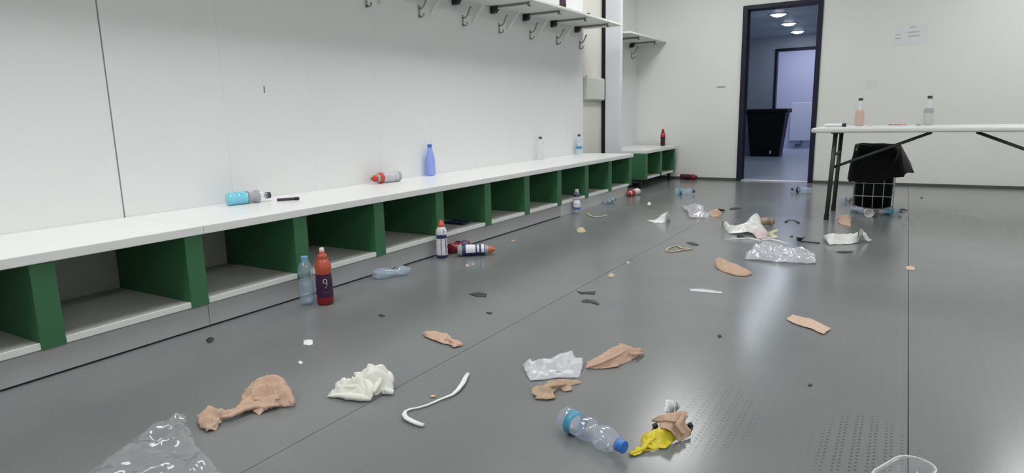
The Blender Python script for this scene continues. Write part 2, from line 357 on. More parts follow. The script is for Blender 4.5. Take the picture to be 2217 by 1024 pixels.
# dark waste bin in the corridor: tapered, with a rolled rim
t = thing('waste_bin', 'tall black tapered waste bin standing in the corridor beyond the doorway', 'bin', (-2.285, 13.22, 0))
bm = bmesh.new()
lv = [(0.0, 0.258, 0.22), (0.02, 0.262, 0.225), (0.80, 0.345, 0.27), (0.81, 0.355, 0.275)]
rings = []
for z, hx, hy in lv:
    r = []
    for sx, sy in ((1, 1), (-1, 1), (-1, -1), (1, -1)):
        for k in range(4):
            a = {(1, 1): 0, (-1, 1): PI/2, (-1, -1): PI, (1, -1): 1.5*PI}[(sx, sy)] + k*PI/6
            r.append(bm.verts.new((sx*(hx-0.05) + 0.05*math.cos(a), sy*(hy-0.05) + 0.05*math.sin(a), z)))
    rings.append(r)
for A, B in zip(rings, rings[1:]):
    for k in range(16): bm.faces.new((A[k], A[(k+1) % 16], B[(k+1) % 16], B[k]))
bm.faces.new(rings[0][::-1])
obj('body', bm, 'bin', t)
bm = bmesh.new(); box(bm, -0.385, 0.385, -0.30, 0.30, 0.81, 0.885, bev=0.018); obj('rim', bm, 'bin', t)
obj('handle', bx(-0.39, -0.33, -0.10, 0.10, 0.77, 0.81, bev=0.008), 'bin', t)
obj('sticker', bx(0.10, 0.13, -0.246, -0.240, 0.05, 0.11), 'sticker', t)
# ceiling panels that light the room
k = 0
for row in range(4):
    for xx, yy in ((-1.95, -1.3 + 2.62*row), (1.3, -1.0 + 2.63*row)):
        t = thing('ceiling_light', 'white ceiling light panel, %s row, %s side' % (('first', 'second', 'third', 'last')[int(k/2)], ('bench', 'open')[k % 2]), 'lamp', (xx, yy, Z_CEIL), 'ceiling light panels')
        obj('frame', bx(-0.31, 0.31, -0.61, 0.61, -0.05, 0), 'seat', t)
        obj('diffuser', bx(-0.28, 0.28, -0.58, 0.58, -0.056, -0.05), 'lamp_room', t)
        k += 1

# ------------------------------------------------------------------ benches with cubbies
XF = -2.44; ZT = 0.438; ZS = 0.128
def bench(name, label, y0, y1, divs, xb, xf, kick, group, first_white=False):
    t = thing(name, label, 'bench', (0, 0, 0), group)
    obj('seat_board', bx(xb, xf, y0 + 0.001, y1 - 0.001, ZT - 0.036, ZT, bev=0.003), 'seat', t)
    for y in divs:
        obj('divider', bx(xb, xf - 0.014, y - 0.039, y + 0.039, 0.103, ZT - 0.036, bev=0.002), 'green', t)
    ed = [y0] + [v for y in divs for v in (y - 0.039, y + 0.039)] + [y1]
    for a, b in zip(ed[0::2], ed[1::2]):
        if b - a < 0.05: continue
        a2, b2 = max(a, y0) + 0.0005, min(b, y1) - 0.0005
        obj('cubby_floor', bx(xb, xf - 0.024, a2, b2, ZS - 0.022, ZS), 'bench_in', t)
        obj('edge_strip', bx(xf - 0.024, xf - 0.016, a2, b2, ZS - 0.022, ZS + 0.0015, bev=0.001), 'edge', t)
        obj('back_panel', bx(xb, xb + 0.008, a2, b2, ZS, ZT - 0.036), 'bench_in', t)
    return t
DIV = [1.53 + 0.5465*k for k in range(-6, 10)]
J1, J2 = 1.5705, 4.8495
GB = 'white benches with green cubby dividers'
b1 = bench('cubby_bench', 'nearest white bench length with green cubby dividers, running out of frame at lower left', -2.0, J1, [y for y in DIV if y < J1], X_WALL + 0.002, XF, None, GB)
obj('kick_board', bx(X_WALL + 0.02, XF - 0.028, -2.0, J1 - 0.001, 0.007, ZS - 0.023, bev=0.002), 'kick', b1)
b2 = bench('cubby_bench', 'middle white bench length with green cubby dividers and grey kick board', J1, J2, [y for y in DIV if J1 < y < J2], X_WALL + 0.002, XF, None, GB)
obj('kick_board', bx(X_WALL + 0.02, XF - 0.028, J1 + 0.001, J2 - 0.001, 0.007, ZS - 0.023, bev=0.002), 'kick', b2)
b3 = bench('cubby_bench', 'farther white bench length with green dividers and a white kick board, ending before the pillar', J2, 6.5, [y for y in DIV if y > J2], X_WALL + 0.002, XF, None, GB)
obj('kick_board', bx(X_WALL + 0.02, XF - 0.028, J2 + 0.001, 6.40, 0, ZS - 0.023, bev=0.002), 'kick_white', b3)
b4 = bench('cubby_bench', 'short white bench with green cubbies on a dark leg, in the corner beyond the pillar', 7.07, 8.26, [7.112, 7.63, 8.16], -3.1, -2.5, None, GB)
for y in (7.11, 8.16):
    obj('leg', bx(-2.60, -2.57, y - 0.015, y + 0.015, 0, ZS - 0.022), 'black', b4)
    obj('leg', bx(-3.05, -3.02, y - 0.015, y + 0.015, 0, ZS - 0.022), 'black', b4)
obj('end_rail', bx(-3.05, -2.60, 7.10, 7.12, 0.06, ZS - 0.023), 'leg', b4)

# ------------------------------------------------------------------ hanging shelf, brackets, coat hooks
def bracket_on(t, xw, xf, y, zs):
    b = obj('bracket_arm', bx(xw, xf - 0.05, y - 0.012, y + 0.012, zs - 0.024, zs - 0.0005, bev=0.002), 'shelf', t)
    obj('rod', tube(bmesh.new(), [(xw + 0.05, y - 0.018, zs - 0.012), (xf - 0.06, y - 0.018, zs - 0.012)], 0.0055), 'rod', b)
    obj('end_cap', bx(xf - 0.066, xf - 0.052, y - 0.022, y + 0.012, zs - 0.034, zs - 0.002), 'rod', b)
    obj('wall_plug', prism(bmesh.new(), [(xw + 0.001, zs - 0.004), (xw + 0.075, zs - 0.004), (xw + 0.04, zs - 0.052), (xw + 0.001, zs - 0.058)], 'y', y - 0.028, y + 0.02), 'black', b)
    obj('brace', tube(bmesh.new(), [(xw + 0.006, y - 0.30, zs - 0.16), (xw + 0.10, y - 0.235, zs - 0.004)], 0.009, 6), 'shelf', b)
def coat_hook(label, xw, y, z):
    t = thing('coat_hook', label, 'hook', (xw, y, z), 'double coat hooks under the shelf')
    obj('plate', bx(0, 0.005, -0.009, 0.009, -0.045, 0.04, bev=0.002), 'hook', t)
    obj('upper_prong', tube(bmesh.new(), [(0.004, 0, 0.02), (0.022, 0, 0.016), (0.045, 0, 0.03), (0.062, 0, 0.06), (0.072, 0, 0.085), (0.085, 0, 0.092)], [0.006, 0.006, 0.006, 0.0065, 0.007, 0.008], 8), 'hook', t, True)
    obj('lower_prong', tube(bmesh.new(), [(0.004, 0, -0.03), (0.02, 0, -0.043), (0.036, 0, -0.038), (0.046, 0, -0.018)], [0.005, 0.005, 0.005, 0.0065], 8), 'hook', t, True)
    return t
ZH = 1.742
sh = thing('hanging_shelf', 'long white wall shelf with steel brackets above the bench', 'shelf', (0, 0, 0))
obj('shelf_board', bx(X_WALL, -2.585, -2.0, 6.52, ZH, ZH + 0.02, bev=0.002), 'shelf', sh)
YB = [6.27 - 0.53*i for i in range(8)]
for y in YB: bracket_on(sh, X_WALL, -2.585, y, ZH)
words = ['farthest coat hook under the long shelf, by the wall panel edge', 'second coat hook from the far end of the long shelf', 'third coat hook from the far end of the long shelf',
         'fourth coat hook from the far end of the long shelf', 'fifth coat hook from the far end of the long shelf', 'sixth coat hook from the far end, cut at the top of the picture',
         'seventh coat hook from the far end, only its tip in view']
for i in range(7): coat_hook(words[i], X_WALL, 6.365 - 0.527*i, 1.572 + 0.004*i)
sh2 = thing('corner_shelf', 'short white wall shelf in the corner beyond the pillar', 'shelf', (0, 0, 0))
obj('shelf_board', bx(-3.1, -2.71, 7.07, 8.349, 1.735, 1.755, bev=0.002), 'shelf', sh2)
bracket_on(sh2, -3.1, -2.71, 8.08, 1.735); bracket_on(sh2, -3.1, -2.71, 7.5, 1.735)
coat_hook('single coat hook under the short corner shelf beyond the pillar', -3.1, 8.13, 1.59)
# ------------------------------------------------------------------ things on the walls
t = thing('junction_box', 'pale grey electrical box on the wall beside the pillar', 'box', (X_BACK, 6.73, 1.005))
obj('body', bx(0, 0.045, -0.235, 0.262, 0, 0.245, bev=0.008), 'box', t)
obj('cover', bx(0.045, 0.052, -0.225, 0.252, 0.01, 0.235, bev=0.003), 'box', t)
obj('knob', tube(bmesh.new(), [(0.02, -0.17, 0.245), (0.02, -0.17, 0.258)], 0.012), 'hook', t)
t = thing('notice', 'white paper notice with faded grey print taped on the far wall above the table', 'notice', (-0.038, Y_FAR - 0.002, 1.62))
obj('sheet', bx(-0.152, 0.152, -0.0008, 0.0008, -0.10, 0.10), 'paper', t)
rnd = random.Random(3)
def scribble(t, x0, x1, z, h):
    bm = bmesh.new(); x = x0
    while x < x1 - 0.004:
        wd = rnd.uniform(0.004, 0.009); hh = h*rnd.uniform(0.7, 1.15)
        box(bm, x, min(x + wd, x1), -0.0014, -0.0008, z - hh/2, z + hh/2); x += wd + rnd.uniform(0.001, 0.003)
    obj('faded_line', bm, 'ink', t)
scribble(t, -0.015, 0.035, 0.072, 0.014); scribble(t, -0.135, -0.10, 0.005, 0.013); scribble(t, -0.03, 0.075, 0.022, 0.013)
scribble(t, -0.14, -0.085, -0.033, 0.014); scribble(t, -0.025, 0.08, -0.018, 0.014)
t = tag(obj('wall_label', bx(-0.05, 0.05, -0.004, 0, -0.011, 0.011, bev=0.001), 'ink', None, loc=(-2.01, Y_FAR, 1.153)), 'small grey label strip on the far wall left of the doorway', 'label')
t = tag(obj('wall_sticker', bx(-0.06, 0.06, -0.001, 0, -0.055, 0.055), 'sticker', None, loc=(-0.375, Y_FAR, 1.11)), 'faint pale square sticker on the wall right of the doorway', 'sticker')
# ------------------------------------------------------------------ bottles
P_WATER = [(0, .020), (.003, .027), (.012, .0318), (.030, .032), (.034, .0305), (.040, .032), (.052, .032), (.056, .0305), (.062, .0318), (.095, .0315), (.106, .0270),
           (.117, .0222), (.127, .0255), (.138, .0315), (.150, .0322), (.162, .0308), (.178, .0240), (.190, .0165), (.198, .0135), (.206, .0135)]
P_SPORT = [(0, .026), (.004, .033), (.012, .0355), (.060, .0355), (.070, .0335), (.078, .0350), (.110, .0340), (.128, .0315), (.142, .0325), (.158, .0352), (.176, .0335), (.196, .0235), (.206, .0180), (.214, .0180)]
P_TALL = [(0, .024), (.004, .031), (.012, .0335), (.085, .0335), (.105, .0325), (.135, .0270), (.165, .0205), (.190, .0160), (.205, .0140), (.210, .0140)]
P_COLA = [(0, .022), (.004, .029), (.020, .0310), (.050, .0285), (.075, .0285), (.110, .0318), (.130, .0310), (.160, .0240), (.185, .0155), (.198, .0130), (.206, .0130)]
def lie(a, roll=0.0, tilt=0.0):
    """euler that lays the bottle's axis along heading a"""
    z = Vector((math.cos(a)*math.cos(tilt), math.sin(a)*math.cos(tilt), math.sin(tilt)))
    y = Vector((-math.sin(a), math.cos(a), 0)); x = y.cross(z)
    m = Matrix((x, y, z)).transposed() @ Matrix.Rotation(roll, 3, 'Z')
    return m.to_euler()
def bottle(label, loc, prof, body, cap, group, labels=(), liquid=None, rot=None, sport_cap=False, crush=0.0, seed=0, n=20, s=1.0, name='bottle', scatter=True):
    t = thing(name, label, 'bottle', loc, group, rot)
    prof = [(z*s, r*s) for z, r in prof]
    H = prof[-1][0]
    warp = None
    if crush > 0:
        def warp(p):
            q = p*32 + Vector((seed*7.1, seed*3.3, 0))
            d = noise.noise_vector(q)*0.010*crush
            k = 1 - 0.38*crush*(0.5 + 0.5*math.sin(p.z*55 + seed))
            env = max(0.0, min(1.0, (H*0.86 - p.z)/0.03))
            return Vector((p.x*(1 - (1-k)*env), p.y*(1 + 0.10*crush*env), p.z)) + d*env
    W = (lambda p: warp(p)) if warp else None
    obj('body', lathe(prof, n, True, False, W), body, t, True)
    for z0, z1, m in labels:
        obj('label', lathe(section(prof, z0*s, z1*s, 0.0007), n, False, False, W), m, t, True)
    if liquid:
        z0, z1, m = liquid
        obj('drink', lathe(section(prof, z0*s, z1*s, -0.0012), n, True, True, W), m, t, True)
    if cap:
        r = prof[-1][1] + 0.0022; z = H - 0.012*s
        if sport_cap:
            cp = [(z-.006, r), (z-.004, r+.002), (z+.012, r+.002), (z+.016, r), (z+.022, r*.62), (z+.034, r*.55), (z+.036, r*.40)]
        else:
            cp = [(z, r-.0005), (z+.001, r), (z+.017, r), (z+.0185, r-.002)]
        obj('cap', lathe(cp, n, True, True), cap, t, False if not sport_cap else True)
        if not sport_cap: obj('neck_ring', lathe([(z-.005, prof[-1][1]+.0005), (z-.005, r+.0004), (z-.002, r+.0004), (z-.002, prof[-1][1]+.0005)], n, False, False), cap, t)
    return t
def heading(a, b): return math.atan2(b[1]-a[1], b[0]-a[0])
def lay(label, a, b, z0, r, prof, body, cap, group, **k):
    return bottle(label, (a[0], a[1], z0 + r), prof, body, cap, group, rot=lie(heading(a, b), k.pop('roll', 0.0)), **k)
GF, GK, GT = 'bottles lying on the floor', 'bottles standing by the kick board', 'bottles on the bench'
lay('clear water bottle with blue cap and teal band lying in the foreground', (-0.752, 1.482), (-0.535, 1.405), 0, .0305, P_WATER, 'near_clear', 'cap_blue', GF, labels=((.032, .058, 'label_teal'),), liquid=None, n=28, s=1.05, crush=0.35, seed=4)
bottle('clear water bottle with pale blue cap standing beside the red drink bottle', (-2.358, 2.003, 0), P_WATER, 'clear_blue', 'cap_pale', GK, liquid=(.004, .10, 'water'), s=1.09, n=24)
t = bottle('red sports drink bottle with dark purple label and white loop mark', (-2.288, 2.047, 0), P_SPORT, 'red_plastic', 'red_plastic', GK, labels=((.034, .135, 'label_purple'),), liquid=None, sport_cap=True, s=1.09, n=28)
obj('drink', lathe(section([(z*1.09, r*1.09) for z, r in P_SPORT], .0, .037, .0004), 28, True, False), 'red_liquid', t, True)
obj('nozzle', lathe([(.243, .0125), (.250, .012), (.266, .0115), (.270, .008)], 16), 'cap_white', t, True)
def mark_on(t, paths, r, col, h):
    for pts in paths:
        P = [(r*math.cos(a), r*math.sin(a), z) for a, z in pts]
        obj('mark', tube(bmesh.new(), P, h, 6, 0.5), col, t)
fa = math.atan2(-2.047, 2.288)      # side turned to the room
loop = [(fa + .12 + .22*math.cos(q*PI/6), .116 + .0105*math.sin(q*PI/6)) for q in range(13)]
mark_on(t, [loop, [(fa + .33, .116), (fa + .32, .098), (fa + .22, .086), (fa + .05, .085)]], .0385, 'cap_white', .0021)
mark_on(t, [[(fa - .05 + .2*i, .060), (fa + .05 + .2*i, .064)] for i in range(3)], .0388, 'label_grey', .0012)
lay('crushed clear bottle lying flat against the kick board', (-2.405, 2.50), (-2.30, 2.685), 0, .026, P_WATER, 'crushed', None, GF, crush=1.0, seed=2)
t = bottle('white and navy sports bottle with orange cap standing by the green divider', (-2.405, 3.108, 0), P_SPORT, 'label_white', 'cap_orange', GK, labels=((.002, .020, 'label_navy'), (.125, .148, 'label_navy')), sport_cap=True, s=.98, n=24)
mark_on(t, [[(fa + .62, .03), (fa + .62, .12)], [(fa + .62 - .9, .02), (fa + .62 - .9, .15)]], .0350, 'label_navy', .003)
mark_on(t, [[(fa + .15, .15), (fa + .35, .165), (fa + .2, .18)]], .0335, 'label_navy', .0025)
lay('crumpled dark red bottle squeezed between the kick board and the navy bottle', (-2.425, 3.215), (-2.425, 3.44), 0, .031, P_SPORT, 'red_liquid', None, GF, labels=((.10, .17, 'label_navy'),), crush=0.8, seed=5, s=.95)
t = lay('navy and silver sports bottle with orange cap lying on the floor', (-2.340, 3.180), (-2.121, 3.338), 0, .0345, P_SPORT, 'label_grey', 'cap_orange', GF, labels=((.030, .175, 'label_navy'),), sport_cap=True, n=24, s=.98)
ang = math.atan2(1, 0)
for i, (z0, z1, m) in enumerate(((.052, .112, 'label_white'), (.122, .135, 'label_white'), (.148, .166, 'label_white'))):
    bm = bmesh.new(); vs = []
    for z in (z0, (z0+z1)/2, z1):
        r = rad([(a*.98, b*.98) for a, b in P_SPORT], z) + .0016
        vs.append([bm.verts.new((r*math.cos(q), r*math.sin(q), z)) for q in [(0.92 + .11*k)*PI for k in range(7)]])
    for A, B in zip(vs, vs[1:]):
        for k in range(6): bm.faces.new((A[k], A[k+1], B[k+1], B[k]))
    obj('label_panel', bm, m, t, True)
bottle('clear bottle with dark blue label standing by the white kick board', (-2.425, 5.08, 0), P_WATER, 'clear', 'cap_white', GK, labels=((.035, .055, 'label_blue'), (.058, .125, 'label_white'), (.15, .17, 'label_navy')))
lay('crushed bluish bottle lying by the white kick board', (-2.41, 5.70), (-2.40, 5.86), 0, .027, P_WATER, 'crushed', 'cap_dark', GF, labels=((.06, .11, 'label_blue'),), crush=0.9, seed=9, s=.85)
lay('red bottle with pale label lying at the end of the white kick board', (-2.41, 6.56), (-2.43, 6.34), 0, .033, P_SPORT, 'cap_white', 'cap_red', GF, labels=((.12, .19, 'label_red'),), sport_cap=True)
lay('dark red bottle lying at the foot of the far wall beside the corner bench', (-2.47, 8.285), (-2.25, 8.275), 0, .0345, P_SPORT, 'red_liquid', 'cap_dark', GF, labels=((.04, .13, 'label_purple'),))
lay('clear empty bottle lying on the floor before the far wall, left of the doorway', (-2.05, 6.68), (-1.86, 6.79), 0, .032, P_WATER, 'clear_blue', 'cap_dark', GF, labels=((.05, .075, 'label_teal'),))
lay('clear empty bottle lying in front of the doorway threshold', (-0.79, 7.24), (-1.0, 7.31), 0, .032, P_WATER, 'clear_blue', 'cap_dark', GF, labels=((.13, .15, 'label_navy'),))
lay('small clear bottle lying left of the wire basket', (-0.47, 6.62), (-0.37, 6.78), 0, .03, P_WATER, 'clear_blue', None, GF, labels=((.10, .15, 'label_grey'),), s=.85)
lay('bluish crushed bottle at the left front corner of the wire basket', (-0.345, 6.085), (-0.245, 5.96), 0, .026, P_WATER, 'crushed', None, GF, crush=.8, seed=11, s=.85)
lay('bluish crushed bottle at the right front corner of the wire basket', (-0.135, 5.95), (-0.005, 6.04), 0, .026, P_WATER, 'crushed', 'cap_blue', GF, crush=.8, seed=13, s=.85, labels=((.06, .12, 'label_teal'),))
# on the bench
lay('clear bottle holding cyan drink with grey label and dark cap lying on the bench', (-2.905, 2.010), (-2.845, 2.260), ZT, .032, P_WATER, 'clear', 'cap_dark', GT, labels=((.095, .150, 'label_grey'),), liquid=(.004, .092, 'cyan_liquid'), s=1.08, n=24)
t = thing('marker', 'slim dark purple marker lying beyond the cyan bottle on the bench', 'marker', (-2.795, 2.240, ZT + .0085), rot=lie(heading((-2.82, 2.24), (-2.775, 2.305))))
obj('barrel', lathe([(-.01, .006), (-.009, .0075), (.075, .0075), (.076, .006)], 12), 'label_purple', t, True)
obj('cap', lathe([(.076, .008), (.077, .0085), (.10, .0085), (.102, .006)], 12), 'black', t, True)
lay('grey labelled sports bottle with red cap lying on the bench', (-2.90, 3.315), (-2.93, 3.07), ZT, .0355, P_SPORT, 'label_grey', 'cap_red', GT, labels=((.030, .15, 'label_silver'), (.155, .185, 'cap_red')), sport_cap=True, s=1.0)
bottle('tall blue tinted bottle standing on the bench', (-2.955, 3.725, ZT), P_TALL, 'blue', 'cap_blue', GT, s=1.05, n=24, liquid=None)
bottle('colourless empty bottle with dark cap standing against the white wall', (-2.95, 5.39, ZT), P_WATER, 'clear', 'cap_dark', GT, s=1.03)
bottle('clear bottle with narrow blue label at the far end of the long bench', (-2.95, 6.24, ZT), P_WATER, 'clear_blue', 'cap_dark', GT, labels=((.06, .085, 'label_teal'),), s=1.0)
bottle('dark drink bottle with red label standing on the corner bench', (-2.66, 8.12, ZT), P_COLA, 'dark_glass', 'cap_red', GT, labels=((.115, .165, 'label_red'),))
tag(obj('paper_sheet', bx(-.06, .06, -.07, .07, 0, .010, bev=.003), 'paper', None, loc=(-2.86, 7.96, ZT)), 'small flat stack of white paper on the corner bench', 'paper')
bottle('dark brown bottle standing on the long hanging shelf, cut by the picture edge', (-2.63, 5.24, ZH + .02), P_COLA, 'dark_glass', 'cap_dark', 'bottles on the hanging shelf', labels=((.05, .09, 'label_purple'),))
tag(obj('bottle_cap', lathe([(0, .015), (.001, .016), (.016, .016), (.018, .013)], 16), 'cap_dark', None, True, (-2.615, 5.74, ZH + .02)), 'small dark cap lying near the end of the long hanging shelf', 'cap')  # a loose bottle cap

bm = bmesh.new(); bmesh.ops.create_grid(bm, x_segments=14, y_segments=10, size=.5)
for v in bm.verts:
    v.co = Vector((v.co.x*.17*(1 - .3*v.co.y), v.co.y*.11, .013 + .014*noise.noise(Vector((v.co.x*4, v.co.y*3, 8))) + .005*noise.noise(Vector((v.co.x*12, v.co.y*9, 3)))))
bmesh.ops.solidify(bm, geom=bm.faces[:], thickness=.004)
tag(obj('folded_cloth', bm, 'label_navy', None, True, (-2.62, 3.575, ZS)), 'dark blue folded cloth lying in the cubby above the navy bottle', 'cloth')

# ------------------------------------------------------------------ folding table
TZ = .712
tb = thing('folding_table', 'white folding table with dark steel legs before the far wall', 'table', (0, 0, 0))
obj('table_top', bx(-.625, 1.20, 5.45, 6.20, TZ - .036, TZ, bev=.012), 'table', tb)
for sx, x0, x1 in ((1, -.462, -.485), (-1, 1.04, 1.06)):
    for y0, y1 in ((5.545, 5.530), (6.075, 6.090)):
        l = obj('leg', tube(bmesh.new(), [(x0, y0, TZ - .036), (x1, y1, .03)], .0165, 10), 'leg', tb, True)
        obj('foot', tube(bmesh.new(), [(x1, y1, .045), (x1 - .001*sx, y1, 0.0)], .020, 10), 'black', l)
    obj('cross_bar', tube(bmesh.new(), [(x0 - .006*sx, 5.545, .50), (x0 - .006*sx, 6.075, .50)], .011, 8), 'leg', tb, True)
    obj('brace', tube(bmesh.new(), [(x0 - .012*sx, 5.565, .405), (x0 + .62*sx, 5.60, TZ - .040)], .011, 8), 'leg', tb, True)
    obj('hinge_plate', bx(x0 - .03, x0 + .03, 5.52, 6.10, TZ - .046, TZ - .036), 'leg', tb)
GTA = 'bottles on the folding table'
bottle('bottle half full of pink orange drink standing on the folding table', (-.335, 6.0, TZ), P_TALL, 'clear', 'cap_dark', GTA, liquid=(.004, .128, 'pink_liquid'), s=1.03, n=24)
bottle('large clear bottle with cloudy pale drink at the right of the folding table', (.135, 6.0, TZ), P_TALL, 'clear', 'cap_dark', GTA, liquid=(.004, .115, 'milky_liquid'), s=1.04, n=24, labels=((.09, .125, 'label_grey'),))
t = thing('tube', 'white tube with a black cap lying at the left of the table top', 'tube', (-.565, 5.80, TZ + .014), rot=lie(0.02))
obj('body', lathe([(0, .003), (.004, .0125), (.115, .0135), (.125, .009)], 14), 'label_white', t, True)
obj('cap', lathe([(.125, .0125), (.126, .014), (.150, .014), (.152, .011)], 14), 'black', t, True)
t = tag(obj('bottle_cap', lathe([(0, .015), (.001, .016), (.012, .016), (.013, .013)], 14), 'cap_white', None, True, (-.245, 5.95, TZ)), 'small pale cap on the table right of the pink drink', 'cap', 'loose caps on the table')  # this and the next two are loose bottle caps
t = tag(obj('bottle_cap', lathe([(0, .015), (.001, .016), (.012, .016), (.013, .013)], 14), 'cap_white', None, True, (-.59, 6.05, TZ)), 'small pale cap at the left edge of the table', 'cap', 'loose caps on the table')
t = tag(obj('bottle_cap', lathe([(0, .015), (.001, .016), (.012, .016), (.013, .013)], 14), 'label_grey', None, True, (.075, 5.95, TZ)), 'small grey cap on the table left of the pale drink', 'cap', 'loose caps on the table')

t = thing('wrapper', 'small crumpled pink red wrapper lying on the folding table', 'wrapper', (-.065, 5.93, TZ))
bm = bmesh.new(); bmesh.ops.create_grid(bm, x_segments=12, y_segments=6, size=.5)
for v in bm.verts:
    v.co = Vector((v.co.x*.12, v.co.y*.05, .010 + .009*noise.noise(Vector((v.co.x*9, v.co.y*7, 2))) + .006*noise.noise(Vector((v.co.x*25, v.co.y*17, 5)))))
bmesh.ops.solidify(bm, geom=bm.faces[:], thickness=.001)
obj('film', bm, 'pink_red', t)

# ------------------------------------------------------------------ wire basket and its black liner
bk = thing('wire_basket', 'grey wire waste basket under the folding table', 'basket', (0, 0, 0))
X0, X1, Y0, Y1 = -.352, -.052, 6.22, 6.50
def wire(pts, r=.0036): obj('wire', tube(bmesh.new(), pts, r, 6), 'wire', bk, True)
for i in range(5):
    x = X0 + (X1-X0)*i/4
    wire([(x, Y0, .005), (x, Y0, .52)]); wire([(x, Y1, .005), (x, Y1, .52)])
    wire([(x, Y0, .006), (x, Y1, .006)])
for j in range(1, 4):
    y = Y0 + (Y1-Y0)*j/4
    wire([(X0, y, .005), (X0, y, .52)]); wire([(X1, y, .005), (X1, y, .52)])
for z in (.006, .118, .228, .34, .52):
    for a, b in (((X0, Y0), (X1, Y0)), ((X1, Y0), (X1, Y1)), ((X1, Y1), (X0, Y1)), ((X0, Y1), (X0, Y0))):
        wire([(*a, z), (*b, z)], .0045 if z in (.006, .52) else .0036)
li = thing('bin_liner', 'black bin liner folded over the rim of the wire basket', 'bag', (0, 0, 0))
def loop_pts(off, n=56):
    """points round the basket's rounded rectangle pushed out by off"""
    x0, x1, y0, y1 = X0 - off, X1 + off, Y0 - off, Y1 + off; c = .035; out = []
    seg = [((x0+c, y0), (x1-c, y0)), ((x1, y0+c), (x1, y1-c)), ((x1-c, y1), (x0+c, y1)), ((x0, y1-c), (x0, y0+c))]
    for a, b in seg:
        for k in range(n//4): out.append((a[0]+(b[0]-a[0])*k/(n/4-1), a[1]+(b[1]-a[1])*k/(n/4-1)))
    return out
bm = bmesh.new(); rings = []
for lvl, (off, z) in enumerate(((-.05, .012), (-.018, .03), (-.014, .12), (-.012, .30), (-.010, .50), (.000, .550), (.016, .548), (.022, .46), (.030, .36), (.036, .26))):
    ring = []
    for k, (x, y) in enumerate(loop_pts(off)):
        q = noise.noise(Vector((x*14, y*14, z*9))); q2 = noise.noise(Vector((x*30, y*30, z*16 + 5)))
        zz, xx, yy = z, x, y
        if lvl >= 7:
            f = (lvl - 6)/3.0
            right = max(0.0, min(1.0, (x - .5*(X0+X1))/(.5*(X1-X0)))) ; back = (y - Y0)/(Y1 - Y0)
            xx += .105*f*right*max(.15, min(1, back+.25)) + (q*.018 + q2*.008)*f
            yy += -.012*f*(1-back) + q2*.012*f
            if x < X0: xx -= .030*f*(0.5+0.5*math.sin(y*19))
            zz += (q*.025 + right*.055)*f*f - (.02*f if y < Y0 else 0)
            if lvl == 7: zz += .0
        elif lvl < 4:
            xx += q*.008; yy += q*.008
        else: zz += q*.010
        ring.append(bm.verts.new((xx, yy, zz)))
    rings.append(ring)
for A, B in zip(rings, rings[1:]):
    m_ = len(A)
    for k in range(m_): bm.faces.new((A[k], A[(k+1) % m_], B[(k+1) % m_], B[k]))
bm.faces.new(rings[0][::-1])
obj('liner_film', bm, 'black_bag', li, True)
bm = bmesh.new(); tube(bm, [(X1 - .0, Y0 - .026, .545), (X1 + .012, Y0 - .034, .50), (X1 - .005, Y0 - .036, .44), (X1 - .02, Y0 - .037, .40)], [.004, .006, .005, .003], 6)
obj('loose_fold', bm, 'cap_dark', li, True)
